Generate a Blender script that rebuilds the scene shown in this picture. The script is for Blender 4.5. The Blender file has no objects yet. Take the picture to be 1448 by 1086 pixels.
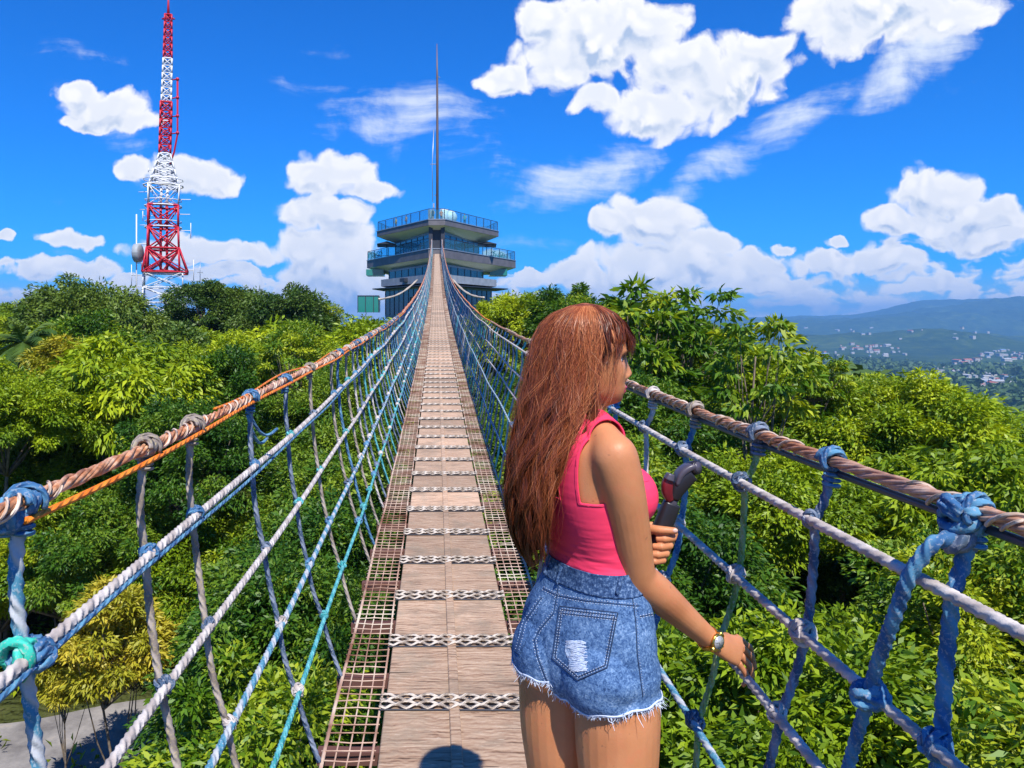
import bpy, math, random
import numpy as np
from mathutils import Vector, Matrix, noise
from mathutils.bvhtree import BVHTree

# ------------------------------------------------------------------ camera, sky, sun
scene = bpy.context.scene
COL = scene.collection
PI = math.pi
F, VX, VY = 1088.0, 617.0, 455.0          # focal length and vanishing point of the photo, in its pixels
CAMX = -0.077
cam_data = bpy.data.cameras.new('camera')
cam = bpy.data.objects.new('camera', cam_data)
COL.objects.link(cam)
cam.location = (CAMX, 0, 0)
cam.rotation_euler = (PI / 2, 0, 0)
cam_data.sensor_width = 36
cam_data.lens = F / 1448 * 36
cam_data.shift_x = (724 - VX) / 1448
cam_data.shift_y = -(543 - VY) / 1448
cam_data.clip_start = 0.05
cam_data.clip_end = 60000
scene.camera = cam

SUN_DIR = Vector((0.185, -0.76, 1.08)).normalized()      # towards the sun
SUN_EL = math.asin(SUN_DIR.z)
sun_data = bpy.data.lights.new('sun', 'SUN')
sun_data.energy = 4.8
sun_data.angle = math.radians(0.5)
sun_data.color = (1.0, 0.95, 0.86)
sun = bpy.data.objects.new('sun', sun_data)
COL.objects.link(sun)
sun.rotation_euler = SUN_DIR.to_track_quat('Z', 'Y').to_euler()

scene.view_settings.view_transform = 'Standard'
scene.view_settings.look = 'None'
scene.view_settings.exposure = 0.47
scene.view_settings.gamma = 1
scene.cycles.max_bounces = 6
scene.cycles.diffuse_bounces = 3
scene.cycles.glossy_bounces = 3
scene.cycles.transmission_bounces = 4
scene.cycles.transparent_max_bounces = 8
scene.cycles.volume_bounces = 0


class NT:
    """short hand for building node trees"""
    def __init__(s, tree):
        s.t = tree
        s.n = tree.nodes
        s.l = tree.links

    def put(s, sock, v):
        if isinstance(v, bpy.types.NodeSocket):
            s.l.new(v, sock)
        elif v is not None:
            sock.default_value = v

    def node(s, kind, **kw):
        nd = s.n.new(kind)
        for k, v in kw.items():
            setattr(nd, k, v)
        return nd

    def m(s, op, a, b=None, c=None, clamp=False):
        nd = s.node('ShaderNodeMath', operation=op, use_clamp=clamp)
        for i, v in enumerate((a, b, c)):
            if v is not None:
                s.put(nd.inputs[i], v)
        return nd.outputs[0]

    def v(s, op, a, b=None, c=None):
        nd = s.node('ShaderNodeVectorMath', operation=op)
        for i, x in enumerate((a, b, c)):
            if x is not None:
                s.put(nd.inputs[i], x)
        return nd.outputs['Value'] if op in ('LENGTH', 'DOT_PRODUCT', 'DISTANCE') else nd.outputs['Vector']

    def noise(s, vec, scale, detail=4, rough=0.5, dist=0.0, out='Fac', dim='3D'):
        nd = s.node('ShaderNodeTexNoise', noise_dimensions=dim)
        s.put(nd.inputs['Vector'], vec)
        nd.inputs['Scale'].default_value = scale
        nd.inputs['Detail'].default_value = detail
        nd.inputs['Roughness'].default_value = rough
        nd.inputs['Distortion'].default_value = dist
        return nd.outputs[out]

    def smooth(s, x, a, b, lo=0.0, hi=1.0):
        nd = s.node('ShaderNodeMapRange', interpolation_type='SMOOTHSTEP')
        s.put(nd.inputs['Value'], x)
        nd.inputs['From Min'].default_value = a
        nd.inputs['From Max'].default_value = b
        nd.inputs['To Min'].default_value = lo
        nd.inputs['To Max'].default_value = hi
        return nd.outputs[0]

    def mix(s, f, a, b, blend='MIX'):
        nd = s.node('ShaderNodeMix', data_type='RGBA', blend_type=blend)
        s.put(nd.inputs[0], f)
        for i, x in ((6, a), (7, b)):
            if isinstance(x, (tuple, list)) and len(x) == 3:
                x = (*x, 1)
            s.put(nd.inputs[i], x)
        return nd.outputs[2]

    def ramp(s, f, stops):
        nd = s.node('ShaderNodeValToRGB')
        cr = nd.color_ramp
        while len(cr.elements) < len(stops):
            cr.elements.new(0.5)
        for e, (p, c) in zip(cr.elements, stops):
            e.position = p
            e.color = (*c, 1)
        s.put(nd.inputs[0], f)
        return nd.outputs[0]


# ---- world: physical sky with clouds laid out by direction
world = bpy.data.worlds.new('World')
scene.world = world
world.use_nodes = True
T = NT(world.node_tree)
for nd in list(T.n):
    T.n.remove(nd)
sky = T.node('ShaderNodeTexSky', sky_type='NISHITA', sun_disc=False)
sky.sun_elevation = SUN_EL
sky.sun_rotation = math.atan2(SUN_DIR.x, SUN_DIR.y)
sky.altitude = 300
sky.air_density = 1.0
sky.dust_density = 0.3
sky.ozone_density = 2.2
tc = T.node('ShaderNodeTexCoord')
D = tc.outputs['Generated']
sep = T.node('ShaderNodeSeparateXYZ')
T.put(sep.inputs[0], D)
ay = T.m('MAXIMUM', T.m('ABSOLUTE', sep.outputs[1]), 0.15)
cmb = T.node('ShaderNodeCombineXYZ')
T.put(cmb.inputs[0], T.m('DIVIDE', sep.outputs[0], ay))
T.put(cmb.inputs[1], T.m('DIVIDE', sep.outputs[2], ay))
P0 = cmb.outputs[0]                      # (tan azimuth, tan elevation)


def UV(px, py):
    return ((px - VX) / F, (VY - py) / F, 0)


# cumulus: centre and radii given in photo pixels, weight
CUM = [(830, 62, 120, 72), (900, 40, 80, 45), (985, 112, 120, 58), (1075, 88, 62, 44), (716, 112, 48, 27), (770, 40, 52, 40),
       (835, 140, 38, 26), (930, 155, 80, 42), (1190, 30, 85, 50), (1290, 12, 130, 52),
       (150, 152, 70, 26), (112, 128, 36, 20), (190, 172, 44, 16), (140, 172, 60, 16), (275, 252, 78, 30), (192, 238, 36, 17),
       (465, 243, 66, 36), (525, 271, 42, 17), (455, 308, 56, 30), (470, 352, 80, 34), (480, 400, 100, 44),
       (925, 322, 74, 44), (868, 322, 34, 22), (1000, 345, 40, 18), (930, 376, 120, 32),
       (1320, 272, 76, 42), (1262, 312, 44, 22), (1400, 303, 52, 24), (1350, 318, 110, 20),
       (1340, 358, 125, 32), (1440, 340, 70, 40), (1130, 388, 130, 34), (1030, 400, 130, 34), (1240, 400, 180, 40), (860, 408, 120, 34),
       (1400, 395, 160, 40), (1180, 430, 330, 26), (1110, 350, 30, 9), (1180, 345, 16, 8),
       (42, 386, 60, 24), (125, 378, 56, 19), (108, 337, 46, 13), (262, 352, 72, 20), (352, 360, 52, 16), (190, 408, 120, 22),
       (300, 392, 76, 22), (8, 333, 15, 10), (20, 425, 90, 26), (380, 392, 24, 9), (350, 420, 150, 24),
       (708, 357, 34, 17), (752, 392, 30, 16), (700, 410, 60, 30), (60, 410, 90, 24), (840, 385, 60, 22), (600, 425, 200, 26)]
# soft high cloud: centre, radii, tilt in degrees, weight
CIR = [(565, 165, 120, 36, 6, 1.0), (650, 205, 150, 40, -14, 0.5), (840, 235, 140, 40, 24, 0.9), (760, 275, 110, 26, 0, 0.6), (1090, 195, 240, 28, 27, 0.9),
       (1290, 100, 120, 42, 30, 1.1), (130, 90, 95, 20, -14, 0.5), (445, 75, 60, 12, 8, 0.35), (440, 120, 90, 16, -6, 0.4),
       (170, 190, 90, 26, -30, 0.5), (1400, 125, 70, 14, 15, 0.4), (70, 292, 80, 7, -4, 0.35), (1330, 22, 170, 30, 10, 0.8),
       (700, 215, 80, 26, -10, 0.45), (1180, 60, 90, 30, 20, 0.3), (60, 350, 130, 10, 0, 0.3), (740, 350, 120, 12, 4, 0.3), (590, 215, 130, 40, -20, 0.3)]


LOWSET = CUM[29:36] + [c for c in CUM[36:] if c[1] > 375]
CUM = [c for c in CUM if c not in LOWSET] + [(1060, 366, 46, 20), (1150, 372, 60, 18), (1250, 366, 60, 20), (985, 392, 50, 18), (880, 392, 40, 16), (1380, 340, 60, 24),
                                              (60, 380, 40, 18), (130, 376, 44, 16), (285, 388, 44, 16), (435, 388, 50, 20), (505, 400, 36, 18)]


def group_cloud():
    g = bpy.data.node_groups.new('cumulus density', 'ShaderNodeTree')
    g.interface.new_socket('P', in_out='INPUT', socket_type='NodeSocketVector')
    g.interface.new_socket('D', in_out='OUTPUT', socket_type='NodeSocketFloat')
    G = NT(g)
    gi = G.node('NodeGroupInput')
    go = G.node('NodeGroupOutput')
    P = gi.outputs[0]
    # billows push the outline around
    w1 = G.noise(P, 9, 2, 0.5, out='Color', dim='2D')
    w2 = G.noise(P, 34, 3, 0.6, out='Color', dim='2D')
    q = G.v('MULTIPLY_ADD', G.v('SUBTRACT', w1, (0.5, 0.5, 0.5)), (0.075, 0.040, 0), P)
    q = G.v('MULTIPLY_ADD', G.v('SUBTRACT', w2, (0.5, 0.5, 0.5)), (0.016, 0.014, 0), q)
    best = None
    for (cx, cy, rx, ry) in CUM:
        c = UV(cx, cy)
        d = G.v('MULTIPLY', G.v('SUBTRACT', q, c), (F / rx, F / ry, 0))
        L = G.v('DOT_PRODUCT', d, d)
        best = L if best is None else G.m('SMOOTH_MIN', best, L, 0.35)
    base = G.m('SUBTRACT', 1.0, best)
    bl = None
    for (cx, cy, rx, ry) in LOWSET:
        d = G.v('MULTIPLY', G.v('SUBTRACT', q, UV(cx, cy)), (F / rx, F / ry, 0))
        L = G.v('DOT_PRODUCT', d, d)
        bl = L if bl is None else G.m('MINIMUM', bl, L)
    sq = G.node('ShaderNodeMapping')
    G.put(sq.inputs['Vector'], q)
    sq.inputs['Scale'].default_value = (9, 30, 1)
    pz = G.m('MULTIPLY', G.m('SUBTRACT', G.noise(sq.outputs[0], 1.0, 3, 0.55, dim='2D'), 0.41), 3.4)
    blow = G.m('MINIMUM', G.m('MULTIPLY', G.m('SUBTRACT', 1.0, bl), 1.8), pz)
    base = G.m('ADD', G.m('MAXIMUM', base, blow), 0.10)
    # rounded heads
    vor = G.node('ShaderNodeTexVoronoi', feature='F1', voronoi_dimensions='2D')
    G.put(vor.inputs['Vector'], q)
    vor.inputs['Scale'].default_value = 19
    vor.inputs['Detail'].default_value = 1.0
    vor.inputs['Roughness'].default_value = 0.55
    bill = G.m('SUBTRACT', 0.50, vor.outputs['Distance'])
    fb = G.m('SUBTRACT', G.noise(q, 48, 4, 0.55, dim='2D'), 0.5)
    out = G.m('ADD', G.m('MAXIMUM', base, -2.0), G.m('MULTIPLY', bill, 0.95))
    out = G.m('ADD', out, G.m('MULTIPLY', fb, 0.55))
    G.put(go.inputs[0], out)
    g.interface.new_socket('B', in_out='OUTPUT', socket_type='NodeSocketFloat')
    G.put(go.inputs[1], bill)
    return g


cg = group_cloud()


def cum(P):
    nd = T.node('ShaderNodeGroup')
    nd.node_tree = cg
    T.put(nd.inputs[0], P)
    return nd.outputs[0]


d0 = cum(P0)
d1 = cum(T.v('ADD', P0, (0.004, 0.020, 0)))
mask = T.m('POWER', T.smooth(d0, -0.20, 0.36), 1.15)
lit = T.m('SUBTRACT', d0, d1)                      # positive where the cloud thins out towards the light
shade = T.smooth(lit, -0.50, 0.16)
core = T.smooth(d0, 0.30, 1.10)
crev = T.m('MULTIPLY', T.smooth(d0.node.outputs[1], 0.30, -0.10), T.smooth(d0, 0.15, 0.8))
grey = T.m('MULTIPLY', T.m('SUBTRACT', 1.0, shade), T.m('ADD', T.m('MULTIPLY', core, 0.80), 0.25))
grey = T.m('ADD', grey, T.m('MULTIPLY', crev, 0.28), clamp=True)
ccol = T.mix(grey, (1.06, 1.05, 1.05), (0.46, 0.58, 0.80))
# high soft cloud
wisp = None
cw = T.noise(P0, 3.0, 2, 0.6, out='Color', dim='2D')
Pw = T.v('MULTIPLY_ADD', T.v('SUBTRACT', cw, (0.5, 0.5, 0.5)), (0.13, 0.10, 0), P0)
for (cx, cy, rx, ry, ang, wt) in CIR:
    mp = T.node('ShaderNodeMapping', vector_type='TEXTURE')
    T.put(mp.inputs['Vector'], Pw)
    mp.inputs['Location'].default_value = UV(cx, cy)
    mp.inputs['Rotation'].default_value = (0, 0, math.radians(ang))
    mp.inputs['Scale'].default_value = (rx * 1.45 / F, ry * 1.45 / F, 1)
    e = T.m('MULTIPLY', T.m('SUBTRACT', 1.0, T.v('DOT_PRODUCT', mp.outputs[0], mp.outputs[0]), clamp=True), wt)
    wisp = e if wisp is None else T.m('MAXIMUM', wisp, e)
st = T.node('ShaderNodeMapping')
T.put(st.inputs['Vector'], Pw)
st.inputs['Rotation'].default_value = (0, 0, math.radians(-22))
st.inputs['Scale'].default_value = (5, 26, 1)
fib = T.noise(st.outputs[0], 1.0, 5, 0.62, dim='2D')
fib2 = T.noise(Pw, 16, 5, 0.6, dim='2D')
wn_ = T.m('MULTIPLY', T.m('SUBTRACT', T.m('ADD', T.m('MULTIPLY', fib, 0.55), T.m('MULTIPLY', fib2, 0.45)), 0.5), 5.0)
wmask = T.m('MULTIPLY', T.smooth(T.m('ADD', T.m('SUBTRACT', T.m('MULTIPLY', wisp, 1.7), 0.62), wn_), 0.0, 1.9), T.smooth(wisp, 0.0, 0.45))
wmask = T.m('MULTIPLY', wmask, 0.95, clamp=True)
# milky band low on the horizon
vv = T.node('ShaderNodeSeparateXYZ')
T.put(vv.inputs[0], P0)
low = T.smooth(vv.outputs[1], 0.0, 0.075, 0.55, 0.0)
SKYG = 0.085
skyc = T.v('MULTIPLY', sky.outputs[0], (0.045, 0.63, 1.56))
skyc = T.v('SCALE', skyc)
skyc.node.inputs['Scale'].default_value = 1.0
K = 1 / SKYG


def cs(c):      # cloud radiance relative to the background strength
    n = T.v('SCALE', c)
    n.node.inputs['Scale'].default_value = K * 0.76
    return n


col = T.mix(low, skyc, cs(T.mix(0.0, (0.62, 0.80, 1.0), (1, 1, 1))))
col = T.mix(wmask, col, cs(T.mix(0.0, (0.86, 0.93, 1.02), (1, 1, 1))))
col = T.mix(mask, col, cs(ccol))
below = T.smooth(sep.outputs[2], -0.02, -0.001, 1.0, 0.0)
col = T.mix(below, col, cs(T.mix(0.0, (0.16, 0.26, 0.36), (1, 1, 1))))
bg = T.node('ShaderNodeBackground')
bg.inputs['Strength'].default_value = SKYG
T.put(bg.inputs['Color'], col)
wo = T.node('ShaderNodeOutputWorld')
T.l.new(bg.outputs[0], wo.inputs[0])
world.cycles.sampling_method = 'MANUAL'
world.cycles.sample_map_resolution = 512


# ------------------------------------------------------------------ materials
def material(name, base=(0.5, 0.5, 0.5), rough=0.6, metal=0.0, spec=0.5, fn=None):
    m = bpy.data.materials.new(name)
    m.use_nodes = True
    t = NT(m.node_tree)
    b = t.n['Principled BSDF']
    b.inputs['Base Color'].default_value = (*base, 1)
    b.inputs['Roughness'].default_value = rough
    b.inputs['Metallic'].default_value = metal
    b.inputs['Specular IOR Level'].default_value = spec
    if fn:
        fn(t, b)
    return m


def bump(t, b, h, strength=0.4, dist=0.01):
    nd = t.node('ShaderNodeBump')
    nd.inputs['Strength'].default_value = strength
    nd.inputs['Distance'].default_value = dist
    t.put(nd.inputs['Height'], h)
    t.put(b.inputs['Normal'], nd.outputs[0])


def attr(t, name, out='Fac'):
    return t.node('ShaderNodeAttribute', attribute_name=name).outputs[out]


def leaf_mat(name, dark, mid, light, trans=0.25, rough=0.50):
    def fn(t, b):
        a = attr(t, 'tint')
        oi = t.node('ShaderNodeObjectInfo').outputs['Random']
        f = t.m('ADD', t.m('MULTIPLY', a, 0.72), t.m('MULTIPLY', oi, 0.30))
        c = t.ramp(f, [(0.0, dark), (0.45, mid), (0.92, light)])
        t.put(b.inputs['Base Color'], c)
        tr = t.node('ShaderNodeBsdfTranslucent')
        t.put(tr.inputs['Color'], t.mix(1.0, c, (1.5, 1.35, 0.5), 'MULTIPLY'))
        ms = t.node('ShaderNodeMixShader')
        ms.inputs[0].default_value = trans
        t.l.new(b.outputs[0], ms.inputs[1])
        t.l.new(tr.outputs[0], ms.inputs[2])
        t.l.new(ms.outputs[0], t.n['Material Output'].inputs[0])
    return material(name, rough=rough, spec=0.45, fn=fn)


M = {}
M['leaf_lime'] = leaf_mat('lime leaves', (0.06, 0.14, 0.005), (0.22, 0.33, 0.006), (0.47, 0.54, 0.014))
M['leaf_green'] = leaf_mat('green leaves', (0.012, 0.06, 0.004), (0.09, 0.20, 0.006), (0.48, 0.53, 0.02))
M['leaf_dark'] = leaf_mat('dark leaves', (0.016, 0.05, 0.008), (0.05, 0.11, 0.012), (0.17, 0.25, 0.03), 0.22)
M['leaf_deep'] = leaf_mat('deep green leaves', (0.012, 0.06, 0.006), (0.055, 0.15, 0.008), (0.24, 0.34, 0.02))
M['leaf_gold'] = leaf_mat('yellow leaves', (0.13, 0.17, 0.012), (0.34, 0.34, 0.02), (0.55, 0.45, 0.04))
M['leaf_far'] = leaf_mat('far leaves', (0.03, 0.07, 0.016), (0.055, 0.11, 0.022), (0.11, 0.18, 0.03), 0.15, 0.7)


def bark_fn(t, b):
    o = t.node('ShaderNodeTexCoord').outputs['Object']
    n = t.noise(o, 9, 5, 0.6)
    t.put(b.inputs['Base Color'], t.ramp(n, [(0.3, (0.07, 0.05, 0.035)), (0.7, (0.24, 0.19, 0.14))]))
    bump(t, b, n, 0.6, 0.02)


M['bark'] = material('bark', rough=0.9, fn=bark_fn)


def rope_fn(c1, c2, c3=None, amt=0.5, wear=(0.45, 0.42, 0.40)):
    def fn(t, b):
        ru, rv = attr(t, 'ru'), attr(t, 'rv')
        ph = t.m('ADD', t.m('MULTIPLY', ru, 3.0), t.m('MULTIPLY', rv, 26.0))
        s = t.m('SINE', t.m('MULTIPLY', ph, 2 * PI))
        o = t.node('ShaderNodeTexCoord').outputs['Object']
        n = t.noise(o, 14, 3, 0.6)
        n2 = t.noise(o, 160, 2, 0.6)
        f = t.m('ADD', t.m('MULTIPLY', t.m('SINE', t.m('MULTIPLY', ph, 2 * PI / 3)), 0.35 * amt), n)
        c = t.mix(t.smooth(f, 0.30, 0.72), c1, c2)
        c = t.mix(t.smooth(n2, 0.52, 0.68, 0, 0.55), c, wear)
        if c3:
            c = t.mix(t.smooth(t.noise(o, 5, 2, 0.5), 0.56, 0.62), c, c3)
        t.put(b.inputs['Base Color'], c)
        bump(t, b, t.m('ADD', s, t.m('MULTIPLY', n2, 0.5)), 0.55, 0.0025)
    return fn


M['rope_grey'] = material('grey rope', rough=0.85, spec=0.25, fn=rope_fn((0.40, 0.345, 0.32), (0.62, 0.565, 0.53)))
M['rope_tan'] = material('tan rope', rough=0.85, spec=0.25, fn=rope_fn((0.22, 0.18, 0.16), (0.40, 0.34, 0.30), wear=(0.5, 0.42, 0.2)))
M['rope_blue'] = material('blue rope', rough=0.8, spec=0.3, fn=rope_fn((0.035, 0.12, 0.27), (0.10, 0.27, 0.42), wear=(0.36, 0.38, 0.42)))
M['rope_mixed'] = material('blue flecked rope', rough=0.8, spec=0.3, fn=rope_fn((0.07, 0.24, 0.36), (0.45, 0.47, 0.50), amt=1.2, wear=(0.5, 0.55, 0.58)))
M['rope_teal'] = material('teal rope', rough=0.7, spec=0.3, fn=rope_fn((0.03, 0.28, 0.30), (0.12, 0.45, 0.48), wear=(0.40, 0.52, 0.54)))
M['rope_green'] = material('green rope', rough=0.8, spec=0.3, fn=rope_fn((0.12, 0.24, 0.05), (0.32, 0.42, 0.16)))
M['rope_jade'] = material('jade rope', rough=0.6, spec=0.3, fn=rope_fn((0.01, 0.36, 0.25), (0.05, 0.55, 0.42)))
M['rope_dark'] = material('dark blue grey rope', rough=0.8, spec=0.3, fn=rope_fn((0.05, 0.09, 0.16), (0.20, 0.24, 0.32), wear=(0.4, 0.4, 0.42)))
M['orange_cord'] = material('orange cord', rough=0.6, spec=0.4, fn=rope_fn((0.75, 0.16, 0.008), (0.85, 0.25, 0.02), wear=(0.80, 0.28, 0.06)))


def cane_fn(t, b):
    o = t.node('ShaderNodeTexCoord').outputs['Object']
    n = t.noise(o, 30, 4, 0.6)
    n3 = t.noise(o, 2.0, 2, 0.5)
    c = t.ramp(n, [(0.30, (0.20, 0.07, 0.035)), (0.50, (0.58, 0.24, 0.10)), (0.70, (0.85, 0.55, 0.36))])
    c = t.mix(t.smooth(n3, 0.48, 0.66, 0, 0.45), c, (0.40, 0.32, 0.28))
    t.put(b.inputs['Base Color'], c)
    bump(t, b, n, 0.4, 0.002)


M['cane'] = material('twisted rusty cable', rough=0.55, fn=cane_fn)
M['binding'] = material('pale binding', rough=0.7, fn=rope_fn((0.50, 0.33, 0.22), (0.74, 0.58, 0.46)))


def wood_fn(t, b):
    o = t.node('ShaderNodeTexCoord').outputs['Object']
    oi = t.node('ShaderNodeObjectInfo').outputs['Random']
    off = t.v('MULTIPLY_ADD', o, (1, 1, 1), t.node('ShaderNodeCombineXYZ').outputs[0])
    cxyz = off.node.inputs[2].links[0].from_node
    t.put(cxyz.inputs[0], t.m('MULTIPLY', oi, 37.0))
    t.put(cxyz.inputs[2], t.m('MULTIPLY', oi, 11.0))
    mp = t.node('ShaderNodeMapping')
    t.put(mp.inputs['Vector'], off)
    mp.inputs['Scale'].default_value = (2.2, 26, 4)
    g = t.noise(mp.outputs[0], 2.2, 7, 0.65, 1.0)
    wv = t.node('ShaderNodeTexWave', wave_type='BANDS', bands_direction='Y')
    t.put(wv.inputs['Vector'], off)
    wv.inputs['Scale'].default_value = 11
    wv.inputs['Distortion'].default_value = 9
    wv.inputs['Detail'].default_value = 4
    wv.inputs['Detail Scale'].default_value = 1.2
    f = t.m('ADD', t.m('MULTIPLY', g, 0.88), t.m('MULTIPLY', wv.outputs[0], 0.12))
    c = t.ramp(f, [(0.28, (0.12, 0.06, 0.035)), (0.42, (0.42, 0.26, 0.17)), (0.60, (0.60, 0.42, 0.29)), (0.85, (0.76, 0.58, 0.42))])
    st_ = t.smooth(t.noise(off, 5, 4, 0.6), 0.50, 0.70, 0, 0.6)
    c = t.mix(st_, c, (0.36, 0.28, 0.20))
    br = t.m('ADD', 0.68, t.m('MULTIPLY', oi, 0.5))
    c = t.v('SCALE', c)
    t.put(c.node.inputs['Scale'], br)
    ms_ = t.node('ShaderNodeMapping')
    t.put(ms_.inputs['Vector'], off)
    ms_.inputs['Scale'].default_value = (5, 90, 4)
    sc_ = t.smooth(t.noise(ms_.outputs[0], 1.5, 4, 0.7, 1.5), 0.60, 0.66, 0, 0.55)
    c = t.mix(sc_, c, (0.80, 0.66, 0.52))
    gr = t.smooth(t.noise(off, 2.2, 5, 0.7), 0.50, 0.66, 0, 0.5)
    c = t.mix(gr, c, (0.20, 0.15, 0.11))
    mc = t.node('ShaderNodeMapping')
    t.put(mc.inputs['Vector'], off)
    mc.inputs['Scale'].default_value = (1.3, 34, 4)
    ck = t.smooth(t.noise(mc.outputs[0], 1.6, 3, 0.5, 0.6), 0.335, 0.30, 0, 0.85)
    c = t.mix(ck, c, (0.07, 0.045, 0.03))
    t.put(b.inputs['Base Color'], c)
    bump(t, b, t.m('SUBTRACT', f, t.m('MULTIPLY', ck, 0.8)), 0.8, 0.005)


M['wood'] = material('weathered plank wood', rough=0.8, spec=0.25, fn=wood_fn)
M['wood_dark'] = material('dark wet wood', (0.16, 0.11, 0.085), rough=0.8)


def rust_fn(t, b):
    o = t.node('ShaderNodeTexCoord').outputs['Object']
    n = t.noise(o, 3, 4, 0.6)
    t.put(b.inputs['Base Color'], t.ramp(n, [(0.34, (0.22, 0.09, 0.05)), (0.50, (0.52, 0.34, 0.25)), (0.66, (0.72, 0.62, 0.48))]))


M['rust_wire'] = material('rusty wire', rough=0.7, fn=rust_fn)
M['braid_white'] = material('off white braid', rough=0.8, fn=rope_fn((0.28, 0.22, 0.17), (0.58, 0.50, 0.42), amt=1.2, wear=(0.66, 0.60, 0.52)))
M['braid_dark'] = material('dark braid', (0.045, 0.045, 0.055), rough=0.8)
M['rubber'] = material('black rubber strip', (0.02, 0.02, 0.022), rough=0.7)

# ------------------------------------------------------------------ mesh helpers


def np_mesh(name, V, Fs, mat, attrs=None, smooth=True, mi=None):
    """V (n,3), Fs (m,3) or (m,4) array or list of faces"""
    me = bpy.data.meshes.new(name)
    V = np.asarray(V, np.float32)
    if isinstance(Fs, np.ndarray):
        m, k = Fs.shape
        me.vertices.add(len(V))
        me.vertices.foreach_set('co', V.ravel())
        me.loops.add(m * k)
        me.loops.foreach_set('vertex_index', Fs.astype(np.int32).ravel())
        me.polygons.add(m)
        me.polygons.foreach_set('loop_start', np.arange(0, m * k, k, dtype=np.int32))
        me.update(calc_edges=True)
    else:
        me.from_pydata([tuple(map(float, v)) for v in V], [], [tuple(map(int, f)) for f in Fs])
    if smooth:
        me.polygons.foreach_set('use_smooth', np.ones(len(me.polygons), bool))
    if mi is not None:
        me.polygons.foreach_set('material_index', np.asarray(mi, np.int32))
    for k_, a in (attrs or {}).items():
        at = me.attributes.new(k_, 'FLOAT', 'POINT')
        at.data.foreach_set('value', np.asarray(a, np.float32))
    for m_ in (mat if isinstance(mat, (list, tuple)) else [mat]):
        me.materials.append(m_)
    me.validate()
    return me


def link(name, me, parent=None, loc=None):
    o = bpy.data.objects.new(name, me)
    COL.objects.link(o)
    if parent is not None:
        o.parent = parent
    if loc is not None:
        o.location = loc
    return o


def tag(o, label=None, cat=None, group=None, kind=None):
    if label:
        o['label'] = label
    if cat:
        o['category'] = cat
    if group:
        o['group'] = group
    if kind:
        o['kind'] = kind
    return o


def empty(name, loc, label=None, cat=None, group=None, rz=0.0):
    o = bpy.data.objects.new(name, None)
    COL.objects.link(o)
    o.location = loc
    o.rotation_euler = (0, 0, rz)
    o.empty_display_size = 0.2
    return tag(o, label, cat, group)


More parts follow.
